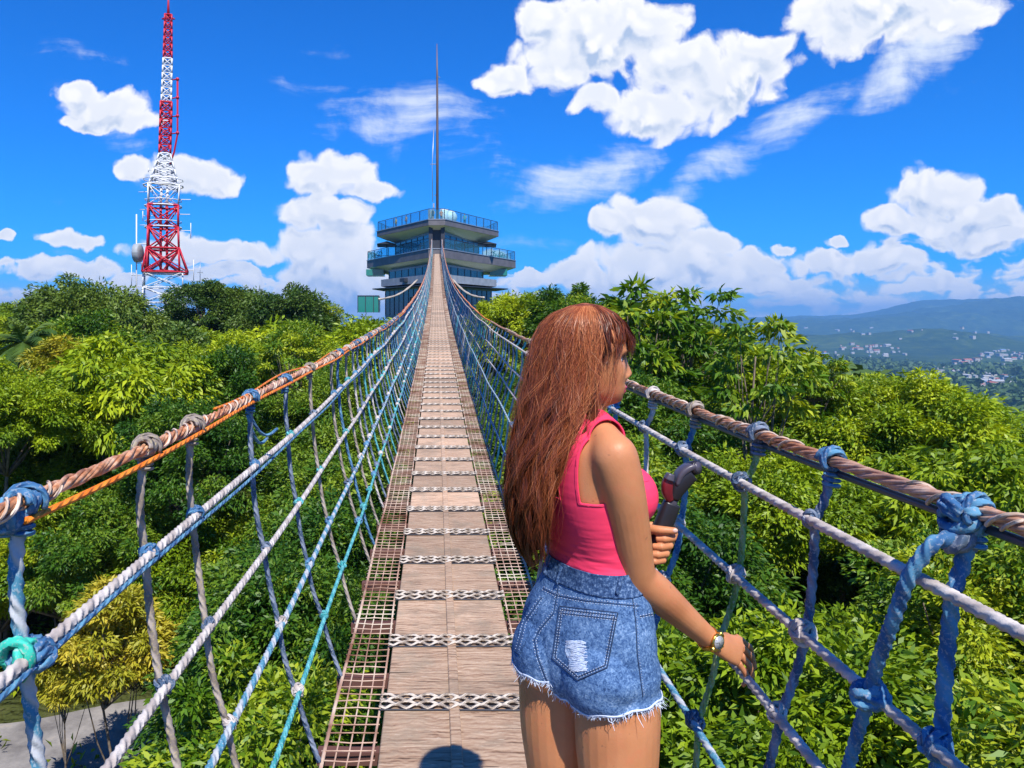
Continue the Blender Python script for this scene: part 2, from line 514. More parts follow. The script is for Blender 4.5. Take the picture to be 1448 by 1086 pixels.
class MB:
    """collects shapes into one mesh"""
    def __init__(s):
        s.V, s.F, s.mi, s.ru, s.rv = [], [], [], [], []
        s.sm = []

    def add(s, V, Fs, mi=0, ru=None, rv=None, sm=True):
        b = len(s.V)
        s.V.extend([tuple(v) for v in V])
        for f in Fs:
            s.F.append(tuple(int(i) + b for i in f))
            s.mi.append(mi)
            s.sm.append(sm)
        s.ru.extend(ru if ru is not None else [0.0] * len(V))
        s.rv.extend(rv if rv is not None else [0.0] * len(V))

    def box(s, c, d, mi=0, rz=0.0, bev=0.0):
        x, y, z = (k / 2 for k in d)
        ca, sa = math.cos(rz), math.sin(rz)
        if bev > 0:
            bev = min(bev, x * 0.9, y * 0.9, z * 0.9)
            pts, F_ = [], []
            for sz in (-1, 1):
                for (k, zz) in ((bev, sz * z), (0, sz * (z - bev))):
                    for (px, py) in ((-x + k, -y + k), (x - k, -y + k), (x - k, y - k), (-x + k, y - k)):
                        pts.append((px, py, zz))
            for i in range(4):
                j = (i + 1) % 4
                F_ += [(i, 4 + i, 4 + j, j), (4 + i, 12 + i, 12 + j, 4 + j), (12 + i, 8 + i, 8 + j, 12 + j)]
            F_ += [(0, 1, 2, 3), (8, 11, 10, 9)]
            F_ = [tuple(reversed(f)) for f in F_]
        else:
            pts = [(sx * x, sy * y, sz * z) for sz in (-1, 1) for (sx, sy) in ((-1, -1), (1, -1), (1, 1), (-1, 1))]
            F_ = [(3, 2, 1, 0), (4, 5, 6, 7), (0, 1, 5, 4), (1, 2, 6, 5), (2, 3, 7, 6), (3, 0, 4, 7)]
        V = [(c[0] + p[0] * ca - p[1] * sa, c[1] + p[0] * sa + p[1] * ca, c[2] + p[2]) for p in pts]
        s.add(V, F_, mi, sm=False)

    def tube(s, P, R, n=8, mi=0, cap=True, v0=0.0, lobes=0, amp=0.0, twist=0.0, sm=True):
        P = np.asarray(P, float)
        k = len(P)
        R = np.full(k, R, float) if np.isscalar(R) else np.asarray(R, float)
        Tn = np.gradient(P, axis=0)
        Tn /= np.maximum(np.linalg.norm(Tn, axis=1), 1e-9)[:, None]
        seg = np.concatenate([[0], np.cumsum(np.linalg.norm(np.diff(P, axis=0), axis=1))]) + v0
        up = np.array([0, 0, 1.0]) if abs(Tn[0][2]) < 0.9 else np.array([1.0, 0, 0])
        u = np.cross(Tn[0], up)
        u /= np.linalg.norm(u)
        a = np.linspace(0, 2 * PI, n + 1)
        V = np.zeros((k, n + 1, 3))
        for i in range(k):
            u = u - Tn[i] * np.dot(u, Tn[i])
            u /= max(np.linalg.norm(u), 1e-9)
            w = np.cross(Tn[i], u)
            r = R[i] * (1 + (amp * np.cos(lobes * a + twist * seg[i]) if lobes else 0))
            V[i] = P[i] + (np.cos(a) * r)[:, None] * u + (np.sin(a) * r)[:, None] * w
        F_ = []
        for i in range(k - 1):
            o = i * (n + 1)
            for j in range(n):
                F_.append((o + j, o + j + 1, o + n + 2 + j, o + n + 1 + j))
        if cap:
            F_.append(tuple(range(n - 1, -1, -1)))
            o = (k - 1) * (n + 1)
            F_.append(tuple(o + j for j in range(n)))
        ru = np.tile(a / (2 * PI), k)
        rv = np.repeat(seg, n + 1)
        s.add(V.reshape(-1, 3), F_, mi, ru.tolist(), rv.tolist(), sm)

    def sphere(s, c, r, n=10, m=7, mi=0):
        r = (r, r, r) if np.isscalar(r) else r
        V, F_ = [], []
        for i in range(m + 1):
            th = PI * i / m
            for j in range(n):
                ph = 2 * PI * j / n
                V.append((c[0] + r[0] * math.sin(th) * math.cos(ph), c[1] + r[1] * math.sin(th) * math.sin(ph), c[2] + r[2] * math.cos(th)))
        for i in range(m):
            for j in range(n):
                F_.append((i * n + j, (i + 1) * n + j, (i + 1) * n + (j + 1) % n, i * n + (j + 1) % n))
        s.add(V, F_, mi)

    def prism(s, poly, z0, z1, mi=0, poly2=None):
        n = len(poly)
        p2 = poly2 or poly
        V = [(x, y, z0) for x, y in poly] + [(x, y, z1) for x, y in p2]
        F_ = [tuple(range(n - 1, -1, -1)), tuple(range(n, 2 * n))] + [(i, (i + 1) % n, n + (i + 1) % n, n + i) for i in range(n)]
        s.add(V, F_, mi, sm=False)

    def mesh(s, name, mats):
        me = bpy.data.meshes.new(name)
        me.from_pydata(s.V, [], s.F)
        me.polygons.foreach_set('use_smooth', np.array(s.sm, bool))
        me.polygons.foreach_set('material_index', np.array(s.mi, np.int32))
        for k_, a in (('ru', s.ru), ('rv', s.rv)):
            at = me.attributes.new(k_, 'FLOAT', 'POINT')
            at.data.foreach_set('value', np.array(a, np.float32))
        for m_ in (mats if isinstance(mats, (list, tuple)) else [mats]):
            me.materials.append(m_)
        return me

    def build(s, name, mats, parent=None, loc=None):
        return link(name, s.mesh(name, mats), parent, loc)


def at(px, py, Y):
    """photo pixel at distance Y -> world point"""
    return Vector(((px - VX) / F * Y + CAMX, Y, (VY - py) / F * Y))


def sstep(x, a, b):
    t = np.clip((x - a) / (b - a), 0, 1)
    return t * t * (3 - 2 * t)


def vnoise(x, y, seed=0):
    """cheap smooth value noise on arrays"""
    xi, yi = np.floor(x).astype(int), np.floor(y).astype(int)
    xf, yf = x - xi, y - yi
    xf, yf = xf * xf * (3 - 2 * xf), yf * yf * (3 - 2 * yf)

    def h(a, b):
        v = np.sin(a * 127.1 + b * 311.7 + seed * 74.7) * 43758.5453
        return v - np.floor(v)
    return (h(xi, yi) * (1 - xf) + h(xi + 1, yi) * xf) * (1 - yf) + (h(xi, yi + 1) * (1 - xf) + h(xi + 1, yi + 1) * xf) * yf


def fbm(x, y, o=4, seed=0):
    s, a, t = 0, 0.5, 0
    for i in range(o):
        s = s + a * vnoise(x * 2 ** i, y * 2 ** i, seed + i)
        t += a
        a *= 0.5
    return s / t


# ------------------------------------------------------------------ ground
def ground_z(x, y):
    x, y = np.asarray(x, float), np.asarray(y, float)
    r = np.hypot(x, y)
    top = -9.5 + 8.0 * sstep(y, 25, 95) + 2.0 * sstep(-x, 15, 60) + (fbm(x / 9, y / 9, 3, 3) - 0.5) * 1.2
    drop = np.maximum.reduce([sstep(x, 12, 200), sstep(-x, 90, 420), sstep(y, 150, 480), sstep(-y, 60, 400)])
    z = top + (-122 - top) * drop
    z = z + (fbm(x / 90, y / 90, 4, 5) - 0.5) * 16 * drop
    far = sstep(r, 900, 2500)
    z = z + (fbm(x / 700, y / 700, 4, 9) - 0.5) * 34 * far
    # green hill and ridges across the valley
    for (hx, hy, h, sx, sy) in ((2350, 3500, 92, 330, 300), (1900, 3700, 55, 480, 240), (2800, 4300, 60, 700, 300),
                                (3800, 6200, 130, 900, 400), (2500, 6900, 100, 900, 420), (5200, 7000, 110, 1200, 500)):
        z = z + h * np.exp(-((x - hx) / sx) ** 2 - ((y - hy) / sy) ** 2) * (0.72 + 0.5 * fbm(x / 160, y / 160, 4, 13))
    # mountain range: crest height follows the azimuth
    u = x / np.maximum(y, 500)
    crest = 90 * (fbm(u * 11 + 5, u * 0 + 2.0, 4, 41) - 0.5) + np.interp(u, [-3, -0.6, 0.1, 0.33, 0.37, 0.44, 0.53, 0.58, 0.62, 0.66, 0.76, 1.2, 3], [250, 160, 110, 110, 140, 172, 215, 265, 335, 362, 366, 380, 360])
    rid = np.exp(-((r - 10800) / 2100.0) ** 2)
    nz = fbm(x / 900, y / 900, 5, 21)
    fold = 1 - np.abs(2 * fbm(x / 420 + y / 2600, y / 1300, 5, 31) - 1)
    fold = fold * 0.7 + 0.5 * (1 - np.abs(2 * fbm(x / 190, y / 420, 3, 37) - 1)) - 0.2
    z = z + np.where(y > 0, crest * rid * (0.74 + 0.20 * nz + 0.20 * fold) - 70 * (1 - fold) * np.exp(-((r - 9300) / 900.0) ** 2), 200 * rid * nz)
    rid2 = np.exp(-((r - 8300) / 900.0) ** 2)
    z = z + np.where((y > 0) & (u > 0.3), 150 * rid2 * fold * (0.3 + nz), 0)
    return z


def make_ground():
    rr = np.concatenate([np.arange(0, 40, 1.6), np.geomspace(40, 5000, 170), np.geomspace(5000, 13500, 130)[1:], np.geomspace(13500, 15000, 3)[1:]])
    aa = np.concatenate([np.linspace(math.radians(8), math.radians(46), 330, endpoint=False), np.linspace(math.radians(46), math.radians(368), 340, endpoint=False)])
    na = len(aa)
    # more rows in the seen wedge
    R_, A_ = np.meshgrid(rr, aa, indexing='ij')
    X, Y = R_ * np.sin(A_), R_ * np.cos(A_)
    Z = ground_z(X, Y)
    V = np.stack([X, Y, Z], -1).reshape(-1, 3)
    i, j = np.meshgrid(np.arange(1, len(rr) - 1), np.arange(na), indexing='ij')
    i = np.concatenate([np.zeros((1, na), int), i])
    j = np.concatenate([np.arange(na)[None], j])
    a = i * na + j
    b = i * na + (j + 1) % na
    Fs = np.stack([b, a, a + na, b + na], -1).reshape(-1, 4)

    def fn(t, b):
        g = t.node('ShaderNodeNewGeometry').outputs['Position']
        ds = t.v('LENGTH', g)
        n1 = t.noise(g, 0.35, 5, 0.65)
        near = t.ramp(n1, [(0.35, (0.035, 0.045, 0.012)), (0.55, (0.06, 0.07, 0.02)), (0.75, (0.16, 0.12, 0.08))])
        n2 = t.noise(g, 0.02, 8, 0.7)
        n3 = t.noise(g, 0.0022, 5, 0.6)
        mid = t.ramp(n2, [(0.32, (0.018, 0.045, 0.014)), (0.48, (0.045, 0.10, 0.02)), (0.62, (0.14, 0.21, 0.03)), (0.76, (0.30, 0.30, 0.13))])
        far = t.ramp(n3, [(0.38, (0.010, 0.026, 0.018)), (0.56, (0.026, 0.052, 0.024)), (0.68, (0.10, 0.14, 0.04))])
        n4 = t.noise(g, 0.012, 6, 0.7)
        far = t.mix(t.smooth(n4, 0.4, 0.62, 0, 0.5), far, (0.02, 0.05, 0.02))
        c = t.mix(t.smooth(ds, 60, 130), near, mid)
        c = t.mix(t.smooth(ds, 900, 2600, 0, 0.7), c, far)
        t.put(b.inputs['Base Color'], c)
        bump(t, b, t.noise(g, 0.04, 8, 0.7), 1.0, 6.0)
    m = material('ground cover', rough=0.95, spec=0.1, fn=fn)
    tag(link('ground', np_mesh('ground', V, Fs, m)), kind='structure')


make_ground()
# ------------------------------------------------------------------ foliage


def leaf_quads(rng, C, Dn, L, W, up=0.75, fold=0.25):
    """one folded pointed leaf per centre; Dn growth direction"""
    n = len(C)
    N = rng.normal(0, 0.55, (n, 3)) + np.array([0, 0, up])
    Dn = Dn / np.maximum(np.linalg.norm(Dn, axis=1), 1e-6)[:, None]
    S = np.cross(Dn, N)
    S /= np.maximum(np.linalg.norm(S, axis=1), 1e-6)[:, None]
    N = np.cross(S, Dn)
    l = (L * rng.uniform(0.65, 1.25, n))[:, None]
    w = (W * rng.uniform(0.75, 1.2, n))[:, None]
    V = np.stack([C, C + Dn * l * 0.45 + S * w * 0.5 + N * w * fold, C + Dn * l - N * l * 0.12, C + Dn * l * 0.45 - S * w * 0.5 + N * w * fold], 1)
    Fq = np.arange(n * 4).reshape(n, 4)
    return V.reshape(-1, 3), Fq


def crown(name, seed, rx, rz, nclump, per, L, W, cr, mat, lobes=5, shell=0.55, droop=0.25, upb=-0.35, zc=0.0, flat=0.65, tint=0.0):
    rng = np.random.default_rng(seed)
    d = rng.normal(0, 1, (nclump * 3, 3))
    d /= np.linalg.norm(d, axis=1)[:, None]
    d = d[d[:, 2] > upb][:nclump]
    # lobes make the outline uneven
    ax = rng.normal(0, 1, (lobes, 3))
    ax[:, 2] = np.abs(ax[:, 2]) * 0.9
    ax /= np.linalg.norm(ax, axis=1)[:, None]
    lob = np.max(d @ ax.T, axis=1)
    rad = (0.58 + 0.42 * np.clip(lob, 0, 1) ** 2) * (shell + (1 - shell) * rng.uniform(0, 1, len(d)) ** 0.5)
    C = d * rad[:, None] * np.array([rx, rx, rz])
    ct = rng.uniform(0, 1, len(C))
    k = len(C)
    idx = np.repeat(np.arange(k), per)
    off = rng.normal(0, 1, (k * per, 3))
    off /= np.linalg.norm(off, axis=1)[:, None]
    csz = cr * rng.uniform(0.65, 1.3, k)
    off = off * (rng.uniform(0.15, 1, (k * per, 1)) ** 0.6) * csz[idx][:, None] * np.array([1, 1, flat])
    off[:, 2] -= 0.18 * (off[:, 0] ** 2 + off[:, 1] ** 2) / max(cr, 1e-3)
    P = C[idx] + off
    Dn = off * np.array([1, 1, 0.4]) / csz[idx][:, None] + d[idx] * 0.35 + rng.normal(0, 0.35, (k * per, 3))
    Dn[:, 2] -= droop
    V, Fq = leaf_quads(rng, P, Dn, L, W)
    V[:, 2] += zc
    tn = np.clip(ct[idx] * 0.60 + rng.uniform(0, 1, len(P)) * 0.34 + rng.normal(0, 0.08, len(P)) + tint, 0, 1)
    me = np_mesh(name, V, Fq, mat, {'tint': np.repeat(tn, 4)}, smooth=False)
    C[:, 2] += zc
    return me, C


def trunk_mesh(name, seed, C, base, h0, r0, nl=12, mat=None):
    """tapered trunk from z=base with limbs to some clump centres"""
    rng = np.random.default_rng(seed)
    mb = MB()
    k = 8
    zt = h0
    P = [(rng.normal(0, 0.06) * i / k * 2, rng.normal(0, 0.06) * i / k * 2, base + (zt - base) * i / k) for i in range(k + 1)]
    mb.tube(P, [r0 * (1.55 - 1.3 * i / k) for i in range(k + 1)], 9)
    pick = rng.choice(len(C), min(nl, len(C)), replace=False)
    for c in C[pick]:
        s = rng.uniform(0.80, 1.0)
        p0 = np.array(P[int(s * k)])
        c = np.array(c) * 0.92
        mid = (p0 + c) / 2 + np.array([0, 0, -0.12 * np.linalg.norm(c - p0)]) + rng.normal(0, 0.08, 3)
        pts = [p0, p0 * 0.6 + mid * 0.4, mid, mid * 0.5 + c * 0.5, c]
        mb.tube(pts, [r0 * 0.42, r0 * 0.34, r0 * 0.26, r0 * 0.17, r0 * 0.07], 6)
    return mb.mesh(name, mat or M['bark'])


PROTO = {}


def proto(key, *args, base=-13.0, h0=-0.5, r0=0.16, nl=12, **kw):
    me, C = crown(key + ' crown', *args, **kw)
    PROTO[key] = (me, trunk_mesh(key + ' trunk', args[0], C, base, h0, r0, nl))


# seed, rx, rz, clumps, per clump, leaf L, leaf W, clump radius, material   (crown centred on the origin; trunk below)
proto('near_a', 1, 2.1, 1.9, 125, 330, 0.118, 0.044, 0.38, M['leaf_green'], h0=0.3, r0=0.10, shell=0.30)
proto('near_b', 2, 2.3, 1.6, 125, 330, 0.125, 0.046, 0.40, M['leaf_lime'], h0=0.2, r0=0.10, lobes=7, shell=0.30)
proto('near_c', 3, 1.9, 2.2, 120, 330, 0.108, 0.040, 0.37, M['leaf_green'], h0=0.3, r0=0.09, lobes=4, tint=0.15, shell=0.30)
proto('near_e', 14, 2.2, 1.9, 120, 330, 0.11, 0.042, 0.38, M['leaf_deep'], h0=0.3, r0=0.10, lobes=6, shell=0.30, tint=0.1)
proto('near_d', 12, 2.0, 1.9, 120, 110, 0.24, 0.070, 0.42, M['leaf_lime'], h0=0.3, r0=0.10, lobes=8, shell=0.3, droop=0.55)
proto('mid_d', 13, 3.2, 2.7, 110, 120, 0.42, 0.13, 0.70, M['leaf_lime'], h0=0.4, r0=0.2, lobes=9, shell=0.35, droop=0.5)
proto('gold', 4, 1.5, 1.5, 70, 170, 0.17, 0.050, 0.36, M['leaf_gold'], h0=0.5, r0=0.06, lobes=6, shell=0.4)
proto('mid_a', 5, 3.3, 2.6, 88, 270, 0.25, 0.095, 0.68, M['leaf_green'], h0=0.4, r0=0.2, shell=0.30)
proto('mid_b', 6, 3.6, 2.3, 88, 270, 0.26, 0.098, 0.72, M['leaf_lime'], h0=0.2, r0=0.2, lobes=7, shell=0.30)
proto('mid_c', 7, 3.0, 3.1, 86, 270, 0.25, 0.095, 0.66, M['leaf_dark'], h0=0.6, r0=0.22, lobes=4, shell=0.30)
proto('dark_a', 8, 3.6, 3.2, 70, 260, 0.28, 0.11, 0.82, M['leaf_dark'], h0=0.8, r0=0.26, lobes=7, shell=0.5)
proto('dark_b', 9, 4.2, 3.0, 84, 280, 0.28, 0.11, 0.92, M['leaf_dark'], h0=0.8, r0=0.26, lobes=8, shell=0.45, base=-8, tint=0.15)
proto('airy', 10, 2.0, 2.3, 38, 60, 0.34, 0.12, 0.46, M['leaf_green'], h0=0.7, r0=0.11, lobes=9, shell=0.6, flat=0.26, droop=0.4, nl=38)
proto('airy_b', 11, 1.5, 2.2, 26, 60, 0.28, 0.10, 0.40, M['leaf_green'], h0=0.7, r0=0.08, lobes=8, shell=0.6, flat=0.28, droop=0.4, nl=26)


def tree(name, key, x, y, ztop, scale, label, cat, group=None, sz=1.0, rot=None, rz_top=None):
    """crown top at ztop"""
    crown_me, trunk_me = PROTO[key]
    if key not in TOPS:
        TOPS[key] = max(v.co.z for v in crown_me.vertices)
        TOPS[key + 't'] = min(v.co.z for v in trunk_me.vertices)
    top = TOPS[key]
    zc = ztop - top * scale * sz
    gz = float(ground_z(x, y))
    rot = random.uniform(0, 2 * PI) if rot is None else rot
    e = empty(name, (x, y, gz), label, cat, group, rot)
    c = link('crown', crown_me, e, (0, 0, zc - gz))
    c.scale = (scale, scale, scale * sz)
    t = link('trunk', trunk_me, e, (0, 0, zc - gz))
    t.scale = (scale, scale, scale * sz)
    return e


TOPS = {}
random.seed(7)

def where(x, y):
    """plain words for the place of a tree in the picture"""
    u = x / max(y, 0.5) * F + VX
    col = ('at the far left of the picture' if u < 130 else 'left of the mast' if u < 190 else 'below the mast' if u < 280 else 'between mast and building, nearer the mast' if u < 380 else
           'between mast and building, nearer the building' if u < 500 else 'close beside the left rope net' if u < 617 else 'close beside the right rope net' if u < 745 else
           'behind the woman' if u < 930 else 'just right of the woman' if u < 1080 else 'right of the woman' if u < 1230 else 'towards the right edge of the picture' if u < 1400 else 'at the right edge of the picture')
    row = 'nearest row' if y < 6 else 'second row' if y < 10 else 'third row' if y < 15 else 'fourth row' if y < 22 else 'fifth row' if y < 34 else 'sixth row' if y < 48 else 'seventh row' if y < 66 else 'eighth row' if y < 88 else 'last row'
    return row, col


HUE = {'near_a': 'green', 'near_b': 'lime green', 'near_c': 'fresh green', 'mid_a': 'green', 'mid_b': 'lime green', 'mid_c': 'dark green', 'near_e': 'dark green', 'near_d': 'large leaved lime', 'mid_d': 'large leaved lime'}


def top_left(x, y):
    """height of the canopy on the left"""
    r = math.hypot(x, y)
    return float(np.interp(r, [0, 6, 12, 20, 35, 60, 95], [-4.2, -3.2, -2.6, -1.5, -0.7, 0.5, 1.4]))


def top_right(x, y):
    r = math.hypot(x, y)
    base = float(np.interp(r, [0, 5, 9, 15, 25, 45, 95], [-4.4, -3.6, -3.0, -2.7, -2.1, -0.9, 1.8]))
    off = x - (4 + y * 0.33)
    return base - max(0, off) * 0.16


def limit(x, y, zt):
    """keep the view over the valley open on the right"""
    u = x / max(y, 1.0)
    return min(zt + 0.25, -y * float(np.interp(u, [0.10, 0.15, 0.25, 0.30, 0.36, 0.42, 0.53, 0.63, 0.70, 0.77], [-0.2, -0.045, -0.027, -0.018, 0.004, 0.040, 0.058, 0.08, 0.15, 0.22])))


def clear_at(x, y):
    # open ground at the lower left
    return (-16 < x < -2.4 and y < 15.5) or (-13 < x < -3.4 and y < 20.5)


placed = [(at(16, 455, 31).x, 31.0, 5.0)]


def ok(x, y, d):
    for (a, b, c) in placed:
        if (a - x) ** 2 + (b - y) ** 2 < ((d + c) / 2) ** 2:
            return False
    placed.append((x, y, d))
    return True


# near slopes
for k in range(5000):
    x, y = random.uniform(-26, 24), random.uniform(-5, 34)
    if abs(x) < 1.7 or (x < 0 and clear_at(x, y)):
        continue
    if y < 1.5 and abs(x) < 4.5:
        continue
    if abs(x) > 6 + abs(y) * 1.05:
        continue
    near = math.hypot(x, y) < 17
    if not ok(x, y, 2.35 if near else 3.1):
        continue
    s = random.uniform(0.85, 1.15) * (1.0 if near else 1.3)
    key = random.choice(['near_a', 'near_b', 'near_c', 'near_a', 'near_b', 'near_c', 'near_d', 'near_e', 'near_e'])
    if x < 0 and x / max(y, 1) < -0.40 and y < 19:
        continue
    zt = (top_left if x < 0 else top_right)(x, y) + random.uniform(-1.6, 0.9)
    zt = limit(x, y, zt)
    if abs(x) < 3.2:
        zt = min(zt, -3.2 + max(0, y - 12) * 0.06)
    if x < 0 and x > -6 and y < 14 or abs(x) < 3.6:
        key = 'near_e' if random.random() < 0.7 else 'near_a'
    row, col = where(x, y)
    tree('bushy_tree', key, x, y, zt, s, 'bushy %s tree %s, %s' % (HUE[key], col, row), 'tree', 'bushy trees left of the bridge' if x < 0 else 'leafy trees right of the bridge')

# low bushes closing the edge of the clearing
for i in range(9):
    bx, by = -17.5 + i * 1.75, 21.0 + 0.8 * math.sin(i * 2.3)
    tree('bushy_tree', ('near_b', 'near_a', 'near_e')[i % 3], bx, by, -4.6 + 0.5 * math.sin(i * 1.7), 1.15, 'low bush on the edge of the clearing beyond the track, %s from the left' % ('first second third fourth fifth sixth seventh eighth ninth'.split()[i]), 'bush', 'bushes edging the clearing')

for i in range(7):
    tree('bushy_tree', ('near_a', 'near_e', 'near_b')[i % 3], -23 + i * 2.2, 25.5 + 0.9 * math.sin(i * 1.9), -3.9 + 0.4 * math.sin(i * 2.7), 1.3, 'low bush under the taller trees at far left, %s from the left' % ('first second third fourth fifth sixth seventh'.split()[i]), 'bush', 'bushes behind the clearing')

# under the bridge itself
for i in range(15):
    y = 5 + i * 5.6
    zt = float(np.interp(y, [0, 20, 40, 80], [-5.6, -4.2, -2.1, 0.5]))
    tree('bushy_tree', 'near_e' if y < 26 else 'mid_a', random.uniform(-0.5, 0.5), y, zt, 0.9, 'low green tree beneath the bridge deck, %s from the viewer' % ('first second third fourth fifth sixth seventh eighth ninth tenth eleventh twelfth thirteenth fourteenth fifteenth'.split()[i]), 'tree', 'low trees beneath the bridge')

# further woods
for k in range(6000):
    x, y = random.uniform(-75, 60), random.uniform(30, 118)
    if abs(x) < 3.0 or abs(x) > 8 + abs(y) * 0.95 or x > 8 + y * 0.36:
        continue
    if abs(x) < 17 and y > 88:
        continue
    if math.hypot(x + 32, y - 92) < 6:
        continue
    if not ok(x, y, 5.2):
        continue
    left = x < 0
    zt = limit(x, y, (top_left if left else top_right)(x, y) + random.uniform(-2.0, 1.1))
    if left and y > 80 and -50 < x < -16:
        zt = min(zt, 1.4)
    key = random.choice(['mid_a', 'mid_b', 'mid_d', 'mid_b', 'mid_c', 'mid_a', 'mid_a', 'mid_c'])
    row, col = where(x, y)
    tree('woodland_tree', key, x, y, zt, random.uniform(0.66, 1.38), 'rounded %s tree %s, %s' % (HUE[key], col, row), 'tree', 'woodland trees left of the bridge' if left else 'woodland trees right of the bridge')


def px_tree(name, key, px, py, Y, s, label, cat='tree', sz=1.0, group=None, rot=None):
    p = at(px, py, Y)
    return tree(name, key, p.x, p.y, p.z, s, label, cat, group, sz, rot)


# trees one can pick out on the skyline (top of crown in the photo)
px_tree('broad_tree', 'dark_b', 128, 384, 56, 1.2, 'broad dark green tree with a domed crown at the far left skyline', sz=1.1, rot=0.3)
px_tree('broad_tree', 'dark_a', 75, 412, 58, 0.95, 'dark tree sloping down towards the palm at the left edge', rot=1.2)
px_tree('broad_tree', 'dark_a', 290, 392, 60, 0.95, 'dark leafy tree just right of the foot of the red and white mast', rot=2.2)
px_tree('broad_tree', 'dark_b', 395, 396, 58, 1.0, 'tall dark tree with gaps in its crown, midway between mast and building', sz=1.15, rot=4.0)
px_tree('broad_tree', 'dark_a', 345, 402, 61, 0.9, 'dark tree filling the gap right of the mast on the skyline', rot=0.9)
px_tree('broad_tree', 'mid_a', 440, 418, 62, 0.95, 'lighter green tree at the right end of the dark trees by the building', rot=3.0)
px_tree('slender_tree', 'airy', 408, 470, 26, 0.55, 'light feathery young tree rising above the left rope rail', rot=3.0)
px_tree('slender_tree', 'airy', 905, 383, 25, 1.25, 'slender tree with tiered leaf clusters behind the woman, tallest on the right', rot=1.0)
px_tree('slender_tree', 'airy_b', 968, 400, 25, 1.2, 'thin tree with sparse leaf tufts right of the tallest tiered tree', rot=2.0)
px_tree('slender_tree', 'airy_b', 1064, 440, 20, 0.95, 'small lone tree with clustered leaves standing against the blue hills', sz=1.25, rot=0.5)
px_tree('slender_tree', 'airy', 1152, 486, 22, 0.45, 'little sapling with curled leaves on the ridge before the valley', rot=0.2)
px_tree('leafy_tree', 'mid_a', 800, 398, 40, 0.8, 'bright green tree directly right of the observation building', rot=5.0)
px_tree('leafy_tree', 'mid_b', 740, 408, 44, 0.85, 'yellow green tree hiding the lower right corner of the building', rot=2.5)
px_tree('leafy_tree', 'mid_a', 845, 415, 36, 0.75, 'green tree rising between the building and the tall tiered tree', rot=1.9)
px_tree('leafy_tree', 'mid_b', 1000, 470, 27, 0.85, 'dense green tree below the thin tufted tree on the right', rot=0.7)
px_tree('leafy_tree', 'near_b', 1270, 516, 22, 1.35, 'wide bright green crown topping the right hand slope before the valley', rot=2.9)
px_tree('leafy_tree', 'near_a', 1190, 520, 23, 1.25, 'leafy crown left of the wide bright crown on the slope', rot=3.9)
px_tree('golden_tree', 'gold', 165, 812, 15.6, 0.95, 'yellow leaved young tree at the lower left above the bare ground', rot=1.0)
px_tree('golden_tree', 'gold', 95, 470, 27, 1.2, 'yellow green shrub top next to the palm on the left', rot=2.0)
px_tree('golden_tree', 'gold', 95, 905, 15.4, 0.55, 'small yellow leaved bush beside the road at the lower left', rot=2.7)


def make_palm():
    p = at(16, 455, 31)
    gz = float(ground_z(p.x, p.y))
    e = empty('palm_tree', (p.x, p.y, gz), 'palm tree with drooping fronds at the left edge of the picture', 'palm tree')
    h = p.z - gz - 0.9
    mb = MB()
    mb.tube([(0.5 * (i / 10) ** 2, 0, h * i / 10) for i in range(11)], [0.17 - 0.006 * i for i in range(11)], 10)
    mb.build('trunk', M['bark'], e)
    rng = np.random.default_rng(5)
    for k in range(17):
        az = k * 2.4
        el = rng.uniform(-0.2, 1.1)
        Lf = rng.uniform(1.9, 2.5)
        P = []
        for i in range(15):
            t = i / 14
            hr = Lf * t * math.cos(el) * (1 - 0.15 * t)
            P.append((0.5 + hr * math.cos(az), hr * math.sin(az), h + Lf * t * math.sin(el) - 1.3 * t * t))
        m2 = MB()
        m2.tube(P, [0.022 * (1 - 0.8 * i / 14) for i in range(15)], 5)
        Pn = np.array(P)
        side = np.array([-math.sin(az), math.cos(az), 0])
        for i in range(2, 60):
            t = i / 60 * 14
            a = Pn[int(t)] + (Pn[min(14, int(t) + 1)] - Pn[int(t)]) * (t % 1)
            fwd = Pn[min(14, int(t) + 1)] - Pn[int(t)]
            fwd /= np.linalg.norm(fwd) + 1e-9
            ll = 0.52 * math.sin(PI * min(1, (i + 8) / 70)) + 0.1
            for s in (-1, 1):
                d = side * s * 0.8 + fwd * 0.55 + np.array([0, 0, -0.38 + rng.normal(0, 0.08)])
                tip = a + d * ll
                w = fwd * 0.022
                m2.add([a - w, a + w, a + d * ll * 0.6 + w * 0.8, tip], [(0, 1, 2, 3)], 0)
        f = m2.mesh('frond', M['leaf_dark'])
        atd = f.attributes.new('tint', 'FLOAT', 'POINT')
        atd.data.foreach_set('value', np.full(len(f.vertices), rng.uniform(0.3, 0.8), np.float32))
        link('frond', f, e)


make_palm()


TOWN = []


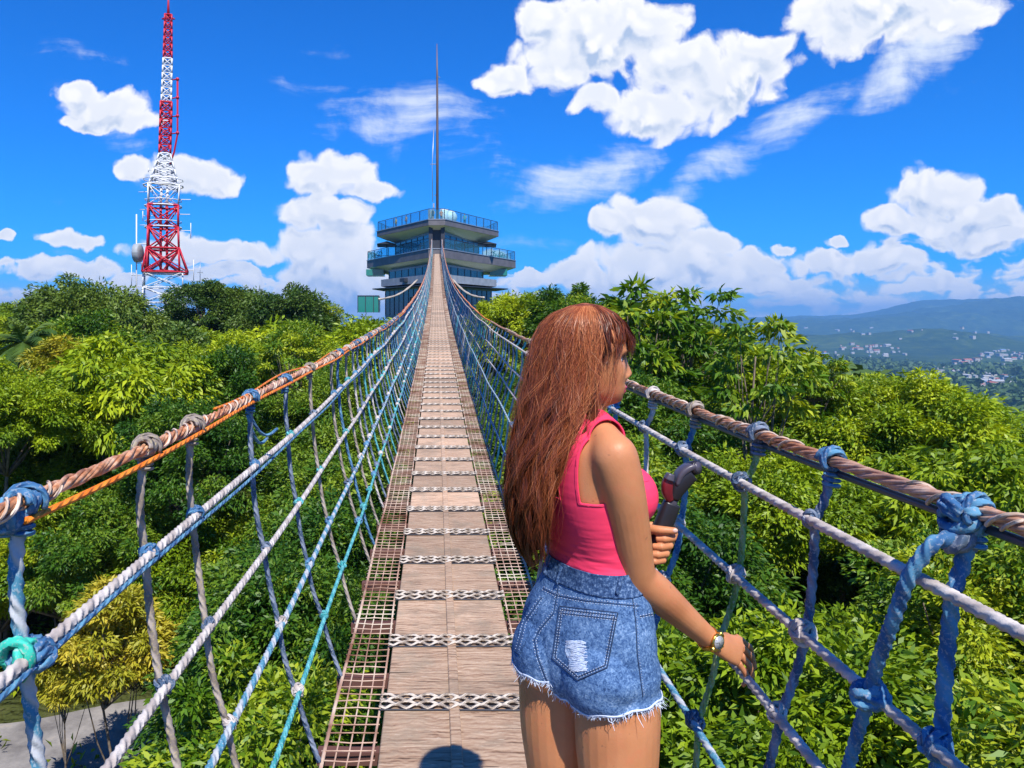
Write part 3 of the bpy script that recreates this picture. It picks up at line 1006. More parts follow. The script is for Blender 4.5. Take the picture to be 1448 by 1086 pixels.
# ---- far woods: one mass of canopy clumps on the slopes and valley
def far_woods():
    rng = np.random.default_rng(11)
    Vs, Fs_, Ts = [], [], []
    base = 0
    specs = [(48, 170, 2300, 60, 3.4, 0.85), (170, 420, 3600, 34, 4.6, 1.6), (420, 1100, 5200, 16, 7.5, 3.6), (1100, 2600, 5200, 8, 14, 9.0)]
    for (r0, r1, n, per, cr, L) in specs:
        r = np.sqrt(rng.uniform(r0 * r0, r1 * r1, n))
        az = rng.uniform(math.radians(2 if r0 > 100 else 20), math.radians(44), n)
        if r0 < 100:
            pass
        x, y = r * np.sin(az), r * np.cos(az)
        keep = ((x > 11 + y * 0.38) if r0 < 100 else (r > 0)) & (fbm(x / 60, y / 60, 3, 17) > (0.0 if r0 < 400 else 0.36))
        x, y = x[keep], y[keep]
        if r0 >= 420 and TOWN:
            tw = np.array(TOWN)
            dd = np.min(np.hypot(x[:, None] - tw[None, :, 0], (y[:, None] - tw[None, :, 1]) * 0.35), axis=1)
            x, y = x[dd > cr * 1.2 + 6], y[dd > cr * 1.2 + 6]
        n = len(x)
        z = ground_z(x, y) + cr * rng.uniform(0.5, 1.1, n)
        sc = rng.uniform(0.65, 1.35, n)
        d = rng.normal(0, 1, (n * per, 3))
        d[:, 2] = np.abs(d[:, 2]) * 1.1 - 0.15
        d /= np.linalg.norm(d, axis=1)[:, None]
        idx = np.repeat(np.arange(n), per)
        C = np.stack([x, y, z], -1)[idx] + d * (cr * sc[idx])[:, None] * rng.uniform(0.7, 1.0, (n * per, 1)) * np.array([1, 1, 0.75])
        # patches facing outwards from each crown
        N = d + rng.normal(0, 0.35, d.shape)
        N /= np.linalg.norm(N, axis=1)[:, None]
        U = np.cross(N, rng.normal(0, 1, d.shape))
        U /= np.linalg.norm(U, axis=1)[:, None]
        W = np.cross(N, U)
        l = (L * rng.uniform(0.5, 1.2, n * per))[:, None]
        V = np.stack([C - U * l, C - W * l * 0.6, C + U * l, C + W * l * 0.6], 1).reshape(-1, 3)
        Vs.append(V)
        Fs_.append(np.arange(n * per * 4).reshape(-1, 4) + base)
        base += len(V)
        tn = np.clip(rng.uniform(0, 1, n)[idx] * 0.7 + rng.uniform(0, 0.3, n * per), 0, 1)
        Ts.append(np.repeat(tn, 4))
    me = np_mesh('far canopy', np.concatenate(Vs), np.concatenate(Fs_), M['leaf_far'], {'tint': np.concatenate(Ts)}, smooth=False)
    tag(link('far_woods', me), 'mass of distant treetops covering the slope and the valley floor', 'forest', kind='stuff')




# ---- valley town
def town():
    M['wall_white'] = material('white house wall', (0.42, 0.40, 0.37), 0.8)
    M['roof_red'] = material('red roof', (0.42, 0.13, 0.09), 0.7)
    M['roof_grey'] = material('pale metal roof', (0.40, 0.41, 0.43), 0.7)
    M['roof_blue'] = material('blue roof', (0.18, 0.30, 0.50), 0.6)
    M['pane_dark'] = material('dark window', (0.03, 0.04, 0.05), 0.2)
    rng = random.Random(3)
    protos = []
    for k in range(5):
        w, d, h = [(14, 10, 5), (26, 12, 6), (40, 16, 7), (10, 9, 4), (20, 18, 11)][k]
        mb = MB()
        mb.box((0, 0, h / 2 - 3), (w, d, h + 6), 0)
        o = 0.7
        if k != 4:
            rz = h + d * 0.22
            V = [(-w / 2 - o, -d / 2 - o, h), (w / 2 + o, -d / 2 - o, h), (w / 2 + o, d / 2 + o, h), (-w / 2 - o, d / 2 + o, h), (-w / 2 - o, 0, rz), (w / 2 + o, 0, rz)]
            mb.add(V, [(0, 1, 5, 4), (2, 3, 4, 5), (1, 2, 5), (3, 0, 4), (3, 2, 1, 0)], 1, sm=False)
        else:
            mb.box((0, 0, h + 0.3), (w + 1, d + 1, 0.8), 1)
        nwin = int(w // 4)
        for i in range(nwin):
            for zz in ([h * 0.5] if h < 9 else [h * 0.25, h * 0.7]):
                mb.box((-w / 2 + (i + 0.5) * w / nwin, -d / 2 - 0.03, zz), (1.5, 0.1, 1.5), 2)
        for ri, roof in enumerate(('roof_red', 'roof_grey', 'roof_blue')):
            protos.append((ri, mb.mesh('town house', [M['wall_white'], M[roof], M['pane_dark']])))
    names = ('red roofed', 'pale roofed', 'blue roofed')
    clusters = [(1228, 493, 55, 3, 22, 0, 'in the row below the green hill'), (1240, 500, 60, 4, 16, 1, 'in the row below the green hill'),
                (1375, 545, 55, 7, 34, 0, 'in the nearest cluster'), (1400, 536, 60, 12, 30, 1, 'in the nearest cluster'), (1330, 528, 30, 4, 14, 1, 'left of the nearest cluster'),
                (1420, 502, 45, 8, 30, 1, 'in the pale strip at the right edge'), (1150, 503, 40, 4, 10, 1, 'at its left end'), (1380, 512, 50, 8, 16, 0, 'above the nearest cluster'),
                (1300, 478, 130, 10, 12, 1, 'scattered on the far plain'), (1200, 470, 90, 8, 5, 1, 'scattered on the far plain')]
    for (cx, cy, sx, sy, n, kind, plc) in clusters:
        for i in range(n):
            px, py = rng.gauss(cx, sx * 0.45), rng.gauss(cy, sy * 0.5)
            if py < 464 or px > 1520:
                continue
            dr = Vector(((px - VX) / F, 1, (VY - py) / F))
            tt = np.geomspace(450, 9000, 150)
            un = np.nonzero(dr.z * tt < ground_z(dr.x * tt + CAMX, tt))[0]
            hit = float(tt[un[0]]) if len(un) else None
            if not hit or hit < 600:
                continue
            x, y = dr.x * hit, hit
            TOWN.append((x, y))
            pool = [m for (ri, m) in protos if ri == (kind if rng.random() < 0.7 else rng.choice([0, 1, 2]))]
            me = rng.choice(pool)
            ri = next(r for (r, m) in protos if m is me)
            o = link('town_house', me, None, (x, y, float(ground_z(x, y)) + 1.5))
            o.rotation_euler = (0, 0, rng.choice([0.2, 0.35, 1.75, 0.0]) + rng.uniform(-0.15, 0.15))
            s = rng.uniform(0.3, 0.6) * (1 + hit / 6500)
            o.scale = (s, s, min(s, 1.0))
            tag(o, 'tiny %s house of the valley town, %s' % (names[ri], plc), 'house', '%s houses %s' % (names[ri], plc))


town()
far_woods()


def road():
    """grey track at the foot of the slope, lower left"""
    xs = np.linspace(-30, -1.5, 58)
    ys = np.linspace(0, 1, 14)
    V = []
    for x in xs:
        for t in ys:
            y = 14.2 + t * (5.6 + 0.6 * math.sin(x * 0.7)) + 0.05 * x
            V.append((x, y, float(ground_z(x, y)) + 0.06))
    Fq = [(i * 14 + j, (i + 1) * 14 + j, (i + 1) * 14 + j + 1, i * 14 + j + 1) for i in range(57) for j in range(13)]

    def fn(t, b):
        o = t.node('ShaderNodeTexCoord').outputs['Object']
        n = t.noise(o, 0.8, 6, 0.7)
        t.put(b.inputs['Base Color'], t.ramp(n, [(0.35, (0.13, 0.12, 0.12)), (0.6, (0.28, 0.26, 0.25)), (0.75, (0.40, 0.33, 0.26))]))
        bump(t, b, t.noise(o, 9, 5, 0.7), 0.6, 0.02)
    me = np_mesh('track', V, np.array(Fq)[:, ::-1].copy(), material('worn grey track', rough=0.95, fn=fn))
    tag(link('road', me), kind='structure')


road()


def undergrowth():
    rng = np.random.default_rng(23)
    n = 5200
    x, y = rng.uniform(-26, 24, n), rng.uniform(-3, 32, n)
    keep = ~((x > -16) & (x < -2.2) & (y < 20.3) & (y > 13.6)) | (rng.uniform(0, 1, n) < 0.03)
    x, y = x[keep], y[keep]
    n = len(x)
    per = 26
    z = ground_z(x, y)
    idx = np.repeat(np.arange(n), per)
    off = rng.normal(0, 0.34, (n * per, 3))
    off[:, 2] = np.abs(off[:, 2]) * 1.1
    P = np.stack([x, y, z], -1)[idx] + off
    Dn = off * np.array([1, 1, 0.6]) + rng.normal(0, 0.2, off.shape)
    V, Fq = leaf_quads(rng, P, Dn, 0.22, 0.085)
    tn = np.clip(rng.uniform(0, 0.7, n)[idx] + rng.uniform(0, 0.3, n * per), 0, 1)
    me = np_mesh('undergrowth', V, Fq, M['leaf_green'], {'tint': np.repeat(tn, 4)}, smooth=False)
    tag(link('undergrowth', me), 'low leafy undergrowth covering the ground below the trees', 'undergrowth', kind='stuff')


undergrowth()
# ------------------------------------------------------------------ rope bridge


def deck(y):
    """height of the walking surface along the bridge"""
    y = np.asarray(y, float)
    d = np.maximum(y, 0)
    return -1.655 + 0.037 * d * (d * d / (d * d + 60)) + 0.0007 * d * d


def rail_z(y):
    return deck(y) + 1.355 - 0.145 * sstep(y, 4, 16) + 0.75 * sstep(y, 84, 98)


END = 97.2
RAILX = 0.765
HALF, EDGE = 0.30, 0.505
# side ropes: (height above deck, X) on the left and on the right
SIDE_L = [(1.105, 0.742), (0.795, 0.705), (0.52, 0.650), (0.27, 0.585)]
SIDE_R = [(1.228, 0.720), (0.985, 0.705), (0.806, 0.650), (0.60, 0.590), (0.30, 0.550)]
STR_L = [0.55, 1.27, 1.81, 2.16, 2.86, 3.53, 4.2, 5.08]
STR_R = [0.62, 1.215, 1.65, 2.02, 2.5, 2.98, 3.5, 4.05, 4.6, 5.2]


def fill_strands(s):
    s = list(s)
    y, i = s[-1], 0
    while y < END - 1.5:
        y += (0.42 if y < 30 else 0.56) + (0.05 if i % 3 else -0.08)
        if y > 60:
            y += 0.5
        s.append(y)
        i += 1
    return s


bridge = empty('rope_bridge', (0, 0, float(deck(0))), 'long sagging rope and plank footbridge climbing to the observation building', 'footbridge')
BZ = float(deck(0))


def bpart(name, me_or_mb, mats=None, loc=(0, 0, 0), label=None, parent=None):
    """child of the bridge, vertices given in world space"""
    me = me_or_mb.mesh(name, mats) if isinstance(me_or_mb, MB) else me_or_mb
    o = link(name, me, parent or bridge, (loc[0], loc[1], loc[2] - (BZ if parent is None else 0)))
    if label:
        o['label'] = label
    return o


def ysteps(y0, y1, fine, grow=1.035, top=1.2):
    out, y, s = [y0], y0, fine
    while y < y1:
        if y > 5:
            s = min(top, s * grow)
        y += s
        out.append(min(y, y1))
    return np.array(out)


# --- walking boards, each a slab with a raised middle batten
def plank_mesh(ln, seed):
    mb = MB()
    mb.box((-0.149, 0, -0.014), (0.290, ln, 0.028), 0, bev=0.004)
    mb.box((0.149, 0, -0.0145), (0.290, ln * 0.997, 0.028), 0, bev=0.004)
    mb.box((0.0, 0, 0.003), (0.044, ln * 0.99, 0.014), 0, bev=0.004)
    for sx in (-0.255, -0.06, 0.06, 0.255):
        for sy in (-0.42, 0.42):
            mb.sphere((sx + 0.006 * math.sin(seed * 5 + sx * 40), sy * ln, 0.0005), (0.0045, 0.0045, 0.002), 8, 4, 1)
    return mb.mesh('plank', [M['wood'], M['rubber']])


def tie_mesh():
    """braided rope web crossing the boards"""
    mb = MB()
    xs = np.linspace(-0.315, 0.315, 57)
    for r in range(4):
        y0 = (r - 1.5) * 0.030
        ph = PI * (r % 2)
        P = [(x, y0 + 0.0135 * math.sin(x / 0.315 * PI * 7 + ph), 0.011 + 0.004 * abs(math.cos(x / 0.315 * PI * 7))) for x in xs]
        mb.tube(P, 0.0062, 6, 0)
    for r in range(5):
        y0 = (r - 2) * 0.030
        P = [(x, y0, 0.006) for x in np.linspace(-0.31, 0.31, 8)]
        mb.tube(P, 0.0042, 5, 1)
    return mb.mesh('plank tie', [M['braid_white'], M['braid_dark']])


def tie_far():
    mb = MB()
    xs = np.linspace(-0.315, 0.315, 23)
    for r in range(3):
        mb.tube([(x, (r - 1) * 0.035 + 0.012 * math.sin(x * 60 + r * PI), 0.010) for x in xs], 0.007, 4, r % 2)
    return mb.mesh('plank tie far', [M['braid_white'], M['braid_dark']])


PL = 0.60
pm = [plank_mesh(PL - 0.012, k) for k in range(2)]
tm, tf = tie_mesh(), tie_far()
ys = []
y = -2.12
while y < END:
    ys.append(y)
    y += PL
rest_p, rest_t = MB(), MB()
rng = random.Random(2)
n_p = 0
for i, y in enumerate(ys):
    yc = y + PL / 2
    z0, z1 = float(deck(y)), float(deck(y + PL))
    sl = math.atan2(z1 - z0, PL)
    if n_p < 100:
        o = bpart('walkway_plank', pm[i % 2], None, (0, yc, (z0 + z1) / 2))
        o.rotation_euler = (sl + rng.uniform(-0.004, 0.004), 0, rng.uniform(-0.004, 0.004))
        if rng.random() < 0.5:
            o.scale = (-1, 1, 1)
        t = bpart('plank_tie', tm if y < 16 else tf, None, (0, y + PL, z1))
        t.rotation_euler = (sl, 0, rng.uniform(-0.01, 0.01))
        n_p += 1
    else:
        for me, mb in ((pm[0], rest_p), (tf, rest_t)):
            off = np.array([0, yc if mb is rest_p else y + PL, (z0 + z1) / 2 if mb is rest_p else z1])
            R_ = np.array(Matrix.Rotation(sl, 3, 'X'))
            V = [tuple(R_ @ np.array(v.co) + off) for v in me.vertices]
            mb.add(V, [tuple(p.vertices) for p in me.polygons], 0, sm=False)
tag(bpart('far_planks', rest_p, [M['wood'], M['wood']]), kind='stuff')
tag(bpart('far_plank_ties', rest_t, [M['braid_white'], M['braid_dark']]), kind='stuff')

# --- wire mesh shoulders each side, with bearers below
for sd in (-1, 1):
    mb = MB()
    yy = ysteps(-2.0, END, 0.25)
    for k, (xo, r) in enumerate([(0.318, 0.0050), (0.368, 0.0032), (0.415, 0.0032), (0.462, 0.0032), (EDGE, 0.0075)]):
        mb.tube([(sd * (xo + 0.004 * math.sin(y * 3 + k)), y, float(deck(y)) - 0.012 + 0.004 * math.sin(y * 5 + k)) for y in yy], r, 5)
    y, k = -1.95, 0
    while y < END:
        z = float(deck(y)) - 0.010
        w = 0.004 * math.sin(k * 2.1)
        j = random.uniform(-0.008, 0.008)
        mb.tube([(sd * 0.308, y + w, z), (sd * 0.41, y + j, z + random.uniform(-0.004, 0.005)), (sd * (EDGE + 0.012), y - w, z + 0.002)], 0.0030 if y < 25 else 0.0038, 4)
        y += 0.062 if y < 20 else (0.10 if y < 45 else 0.2)
        k += 1
    bpart('wire_mesh', mb, M['rust_wire'])
mb = MB()
y = -1.8
while y < END:
    mb.box((0, y, float(deck(y)) - 0.058), (1.08, 0.05, 0.05))
    y += PL
for xo in (-0.28, 0.28):
    mb.tube([(xo, y, float(deck(y)) - 0.046) for y in ysteps(-2, END, 0.3)], 0.015, 6)
bpart('deck_bearers', mb, material('dark rusty steel', (0.12, 0.05, 0.04), 0.7))

# --- top handrail cables: bundle of twisted strands near the viewer
for sd in (-1, 1):
    main = MB()
    yy = ysteps(-2.0, END, 0.018, 1.02, 1.0)
    base = np.stack([np.full(len(yy), sd * RAILX) + 0.006 * np.sin(yy * 1.3), yy, rail_z(yy) + 0.004 * np.sin(yy * 2.3)], -1)
    base[:, 0] -= sd * 0.12 * sstep(yy, 80, 97)
    main.tube(base, 0.0085, 8)
    nearm = yy < 16
    yb, bb = yy[nearm], base[nearm]
    for k in range(7):
        a = k * 2 * PI / 7 + yb * 22 + 0.5 * np.sin(yb * 3.1 + k)
        rr = 0.0092 + 0.0013 * np.sin(yb * 7 + k * 2)
        P = bb + np.stack([np.cos(a) * rr, np.zeros(len(yb)), np.sin(a) * rr], -1)
        main.tube(P, 0.0042, 6)
    yf = yy > 15.6
    main.tube(base[yf], 0.019, 6)
    cable = bpart('handrail_cable', main, M['cane'])
    # open binding wound over the bundle
    yw = np.arange(-1.0, 9.5, 0.010)
    pos = np.stack([np.interp(yw, yy, base[:, 0]), yw, np.interp(yw, yy, base[:, 2])], -1)
    pitch = 46.0
    for (ph, rr, r) in ((0.0, 0.0156, 0.0038), (2.6, 0.0150, 0.0030)):
        a = pitch * yw + ph + 0.8 * np.sin(yw * 2.2 + ph)
        P = pos + np.stack([np.cos(a) * rr, np.zeros(len(yw)), np.sin(a) * rr], -1)
        for s0 in range(0, len(yw) - 30, 70):          # broken into separate loops
            e0 = s0 + (52 if (s0 // 70) % 3 else 28)
            bd = MB()
            bd.tube(P[s0:e0], r, 6)
            bpart('lashing', bd, M['binding'], parent=cable)
    if sd < 0:
        oc = MB()
        yo = ysteps(1.25, 46, 0.03, 1.03, 0.8)
        xo = np.interp(yo, yy, base[:, 0])
        zo = np.interp(yo, yy, base[:, 2])
        sway = 0.006 * np.sin(yo * 4)
        oc.tube(np.stack([xo + 0.020 + sway, yo, zo - 0.016 - 0.012 * np.exp(-((yo - 1.4) / 0.5) ** 2)], -1), 0.0062, 7)
        oc.tube(np.stack([xo - 0.012 - sway, yo[::1], zo + 0.018 + sway], -1)[yo > 2.4], 0.0042, 6)
        bpart('orange_cord', oc, M['orange_cord'], parent=cable)
    else:
        oc = MB()
        yo = ysteps(-1, 6, 0.05, 1.03, 0.8)
        oc.tube(np.stack([np.interp(yo, yy, base[:, 0]) + 0.010, yo, np.interp(yo, yy, base[:, 2]) - 0.026], -1), 0.008, 7)
        bpart('steel_cable', oc, material('dark steel cable', (0.08, 0.10, 0.12), 0.45, 0.6), parent=cable)
        oc = MB()
        yo = ysteps(12, 90, 0.3, 1.03, 0.8)
        oc.tube(np.stack([np.interp(yo, yy, base[:, 0]) - 0.012, yo, np.interp(yo, yy, base[:, 2]) + 0.012], -1), 0.010, 5)
        bpart('orange_cord', oc, M['orange_cord'], parent=cable)

# --- long side ropes
cols_L = ['rope_grey', 'rope_grey', 'rope_mixed', 'rope_teal']
cols_R = ['rope_grey', 'rope_grey', 'rope_grey', 'rope_mixed', 'rope_blue']
SR = {}
for sd, rows, cols in ((-1, SIDE_L, cols_L), (1, SIDE_R, cols_R)):
    for k, ((h, X), cm) in enumerate(zip(rows, cols)):
        mb = MB()
        yy = ysteps(-0.6, END - 2, 0.0045, 1.03, 1.0)
        tz = sstep(yy, 84, 98)
        hh = h * (1.0 - 0.07 * sstep(yy, 6, 16)) + 0.5 * tz
        x = sd * (X - 0.10 * sstep(yy, 80, 97)) + 0.004 * np.sin(yy * 2.1 + k)
        z = deck(yy) + hh + 0.012 * np.sin(yy * 1.1 + k * 2) * sstep(yy, 6, 10)
        if sd > 0 and k == 2:
            z = z + 0.010 * np.exp(-((yy - 1.83) / 0.30) ** 2)      # lifted by the hand
        r = (0.0100 if sd > 0 else 0.0108) if k < 3 else 0.0090
        SR[(sd, k)] = (yy, x, z)
        nm = yy < 5.5
        i7 = int(nm.sum())
        # laid rope: three lobes twisting
        mb.tube(np.stack([x, yy, z], -1)[:i7 + 1], r, 14, lobes=3, amp=0.17, twist=265)
        mb.tube(np.stack([x, yy, z], -1)[i7:], r * 1.05, 6)
        o = bpart('side_rope', mb, M[cm])
        if sd < 0 and k == 0:
            m2 = MB()
            m2.tube(np.stack([x + 0.010, yy, z - 0.016 - 0.006 * np.sin(yy * 3)], -1)[yy < 9], 0.006, 7)
            bpart('thin_blue_cord', m2, M['rope_blue'], parent=o)

# --- knots: three balls of wound rope
def knot_mesh(seed, R=0.0225, r=0.0056, loops=7):
    rg = random.Random(seed)
    mb = MB()
    for k in range(loops):
        ax = Vector((rg.gauss(0, 1), rg.gauss(0, 0.7), rg.gauss(0, 1))).normalized()
        u = ax.orthogonal().normalized()
        w = ax.cross(u)
        off = ax * rg.uniform(-0.35, 0.35) * R
        rr = R * rg.uniform(0.72, 0.98)
        n = 34
        a0 = rg.uniform(0, 6.28)
        P = []
        for i in range(n):
            a = a0 + 2 * PI * i / (n - 1) * rg.choice([1.0, 1.0])
            q = rr * (1 + 0.10 * math.sin(2 * a + k))
            P.append(u * math.cos(a) * q + w * math.sin(a) * q + off + ax * 0.25 * R * math.sin(a * 1.5))
        mb.tube([tuple(p) for p in P], r, 9, lobes=3, amp=0.17, twist=330)
    return mb


def wrap_mesh(seed, R=0.0190, r=0.0060, turns=3.8, width=0.036):
    """turns of rope round the handrail cable, cable along Y"""
    rg = random.Random(seed)
    mb = MB()
    n = int(turns * 22)
    P = []
    for i in range(n + 1):
        t = i / n
        a = t * turns * 2 * PI + rg.uniform(-0.05, 0.05)
        rr = R * (1.0 + 0.10 * math.sin(a * 0.7 + seed))
        P.append((rr * math.cos(a), (t - 0.5) * width + 0.006 * math.sin(a * 1.3), rr * math.sin(a)))
    mb.tube(P, r, 9, lobes=3, amp=0.17, twist=330)
    # crossing turn on the slant
    P = [((R + 0.008) * math.cos(a), width * 0.55 * math.cos(a * 0.5 + 0.4), (R + 0.008) * math.sin(a)) for a in np.linspace(-0.6, 4.6, 26)]
    mb.tube(P, r * 0.9, 9, lobes=3, amp=0.17, twist=330)
    # seizing just below the cable where the hanger leaves
    P = [(0.014 * math.cos(a), 0.014 * math.sin(a), -R - 0.010 - 0.0035 * a / 2) for a in np.linspace(0, 2 * PI * 2.6, 44)]
    mb.tube(P, r * 0.75, 7)
    return mb


def low_knot():
    mb = MB()
    mb.sphere((0, 0, 0), (0.026, 0.026, 0.030), 7, 5)
    return mb


KN = {}
for c in ('rope_blue', 'rope_grey', 'rope_tan', 'rope_teal', 'rope_dark', 'rope_jade', 'rope_mixed'):
    KN[c] = [knot_mesh(s).mesh('knot ' + c, M[c]) for s in (1, 2, 3)]
    KN[c + 'w'] = [wrap_mesh(s).mesh('cable wrap ' + c, M[c]) for s in (1, 2)]
    KN[c + 'l'] = low_knot().mesh('small knot ' + c, M[c])

# --- hanging strands tied across the side ropes
rgs = random.Random(9)
rest_s, rest_k = MB(), MB()
counts = {'strand': 0, 'knot': 0}
STRAND_L = {0: 'rope_grey', 1: 'rope_tan', 2: 'rope_tan', 3: 'rope_blue'}
near_cols = {(-1, 0): 'rope_mixed', (-1, 1): 'rope_mixed', (-1, 2): 'rope_tan', (-1, 3): 'rope_tan', (-1, 4): 'rope_dark', (-1, 5): 'rope_dark', (-1, 6): 'rope_tan', (-1, 7): 'rope_tan',
             (1, 0): 'rope_blue', (1, 1): 'rope_blue', (1, 2): 'rope_dark', (1, 3): 'rope_green', (1, 4): 'rope_blue', (1, 5): 'rope_grey', (1, 6): 'rope_blue', (1, 7): 'rope_grey'}
near_wrap = {(-1, 1): 'rope_blue', (-1, 2): 'rope_tan', (-1, 3): 'rope_tan', (-1, 4): 'rope_blue', (-1, 5): 'rope_blue',
             (1, 1): 'rope_blue', (1, 2): 'rope_blue', (1, 3): 'rope_dark', (1, 4): 'rope_tan', (1, 5): 'rope_grey'}
for sd, ST, rows in ((-1, fill_strands(STR_L), SIDE_L), (1, fill_strands(STR_R), SIDE_R)):
    for i, y in enumerate(ST):
        col = near_cols.get((sd, i)) or rgs.choice(['rope_tan', 'rope_dark', 'rope_blue', 'rope_teal', 'rope_grey', 'rope_blue'])
        zt = float(rail_z(y))
        pts = [(sd * (RAILX - 0.12 * float(sstep(y, 80, 97))), y, zt - 0.03)]
        kn = []
        for k in range(len(rows)):
            yy, xx, zz = SR[(sd, k)]
            X, Z = float(np.interp(y, yy, xx)), float(np.interp(y, yy, zz))
            dy = rgs.uniform(-0.02, 0.02) if y > 2.2 else 0
            if sd < 0 and i == 1:
                dy = (0.0, 0.02, 0.05, 0.08)[k]
            pts.append((X + sd * 0.017, y + dy, Z))
            kn.append((X + sd * 0.008, y + dy, Z))
        pts.append((sd * (EDGE + 0.01), y + rgs.uniform(-0.03, 0.03), float(deck(y)) - 0.01))
        # loosen the strand a little between ties
        P = []
        for a, b in zip(pts[:-1], pts[1:]):
            a, b = np.array(a), np.array(b)
            ns = (58 if y < 3.2 else 26) if y < 7 else 2
            bow = np.array([sd * 0.006, rgs.uniform(-0.016, 0.016), 0])
            for t in np.linspace(0, 1, ns, endpoint=False):
                P.append(a + (b - a) * t + bow * math.sin(PI * t))
        P.append(np.array(pts[-1]))
        P = np.array(P)
        r = (0.0112 if y < 1.5 else 0.0092) if y < 7 else 0.010
        r *= 1.0 if col != 'rope_green' else 0.85
        far = y > 7
        st = MB()
        if far:
            st.tube(P, 0.0105, 5)
        else:
            st.tube(P, r, 12, lobes=3, amp=0.17, twist=240)
        if counts['strand'] < 100 or not far:
            so = bpart('net_strand', st, M[col])
            counts['strand'] += 1
        else:
            rest_s.add(st.V, st.F, {'rope_tan': 0, 'rope_dark': 1, 'rope_blue': 2, 'rope_teal': 3, 'rope_grey': 4}[col], st.ru, st.rv)
            so = None
        # wrap at the cable and knots at the crossings
        wc = near_wrap.get((sd, i)) or rgs.choice(['rope_tan', 'rope_dark', 'rope_blue', 'rope_grey'])
        if so is not None and y < 14:
            w = link('cable_knot', KN[wc + 'w'][i % 2], so, (sd * RAILX + 0.006 * math.sin(y * 1.3), y, zt))
            w.rotation_euler = (0, 0, 0.0 if sd < 0 else PI)
            big = 1.0
            w.scale = (big, big * 1.15, big)
        for k, p in enumerate(kn):
            kc = rgs.choice(['rope_blue', 'rope_grey', 'rope_dark', 'rope_teal'])
            if y < 3:
                kc = {(-1, 0): 'rope_blue', (-1, 1): 'rope_dark', (-1, 2): 'rope_grey', (-1, 3): 'rope_grey', (1, 0): 'rope_dark', (1, 1): 'rope_grey', (1, 2): 'rope_grey', (1, 3): 'rope_dark', (1, 4): 'rope_blue'}[(sd, k)]
                if sd > 0 and y < 1.3:
                    kc = 'rope_blue'
            if y < 1.4 and sd > 0 and k == 0:
                continue
            if so is not None and y < 6:
                o = link('knot', KN[kc][(i + k) % 3], so, p)
                o.rotation_euler = (rgs.uniform(-0.3, 0.3), rgs.uniform(-0.5, 0.5), rgs.uniform(0, 6))
                s = 1.05 if y < 1.4 else rgs.uniform(0.85, 1.05)
                o.scale = (s, s, s)
            elif so is not None and y < 40:
                o = link('knot', KN[kc + 'l'], so, p)
            elif y < 70:
                pass
if rest_s.V:
    tag(bpart('far_net_strands', rest_s, [M[k] for k in ('rope_tan', 'rope_dark', 'rope_blue', 'rope_teal', 'rope_grey')]), kind='stuff')

# big blue knot and the slack loop beside it at the right, blue and jade tangle at the left
def big_knot(name, p, c, seed, R, r, loops, label=None, sc=(1, 1, 1)):
    o = bpart(name, knot_mesh(seed, R, r, loops), M[c], p, label)
    o.scale = sc
    return o


zr = float(rail_z(1.215))
big_knot('knot', (0.758, 1.225, zr - 0.012), 'rope_blue', 11, 0.032, 0.0085, 9, 'large blue knot tying the nearest right hanger to the rail')
big_knot('knot', (0.752, 1.222, zr - 0.045), 'rope_dark', 17, 0.022, 0.0085, 5)
zl = float(rail_z(1.27))
big_knot('knot', (-0.775, 1.262, zl - 0.022), 'rope_blue', 12, 0.029, 0.0085, 8, 'large blue knot on the nearest left hanger below the rail')
p = at(45, 925, 1.275)
big_knot('knot', p, 'rope_blue', 14, 0.031, 0.0085, 7, 'blue and jade tangle where the nearest left hanger crosses a rope')
big_knot('knot', (p.x - 0.008, p.y - 0.02, p.z + 0.004), 'rope_jade', 15, 0.031, 0.0095, 2)
mb = MB()
pp = [at(1350, 757, 1.215), at(1318, 768, 1.21), at(1286, 812, 1.23), at(1262, 880, 1.27), at(1240, 940, 1.33), at(1229, 985, 1.36), at(1212, 1040, 1.40), at(1196, 1100, 1.44), at(1180, 1180, 1.5)]
pp = np.array([tuple(p) for p in pp])
tt = np.linspace(0, len(pp) - 1, 200)
ps = np.stack([np.interp(tt, np.arange(len(pp)), pp[:, i]) for i in range(3)], -1)
for _ in range(30):
    ps[1:-1] = (ps[:-2] + 2 * ps[1:-1] + ps[2:]) / 4
mb.tube(ps, 0.0108, 14, lobes=3, amp=0.17, twist=265)
bpart('slack_loop', mb, M['rope_blue'], label='slack blue rope curving down from the big knot')
p = at(1231, 983, 1.355)
big_knot('knot', p, 'rope_blue', 18, 0.024, 0.0085, 6, 'blue knot where the slack rope crosses')
# loose ends hanging from a knot on the left
mb = MB()
a = at(350, 580, 2.84)
for (k, (px, py)) in enumerate(((392, 606), (378, 612))):
    b = at(px, py, 3.0)
    P = [tuple(a + (b - a) * t + Vector((0, 0, -0.055 * math.sin(PI * t) - 0.02 * k))) for t in np.linspace(0, 1, 20)]
    mb.tube(P, 0.006, 6)
bpart('loose_cord', mb, M['rope_blue'])
# white stay ropes out to the sides near the far end
for (x0, y0, x1, y1) in ((590, 396, 536, 423), (640, 395, 684, 421)):
    a, b = at(x0, y0, 84), at(x1, y1, 70)
    mb = MB()
    mb.tube([tuple(a + (b - a) * t + Vector((0, 0, -0.5 * math.sin(PI * t)))) for t in np.linspace(0, 1, 14)], [0.10 * (1 + 0.25 * math.sin(i * 2.1)) for i in range(14)], 6)
    bpart('stay_rope', mb, M['braid_white'])
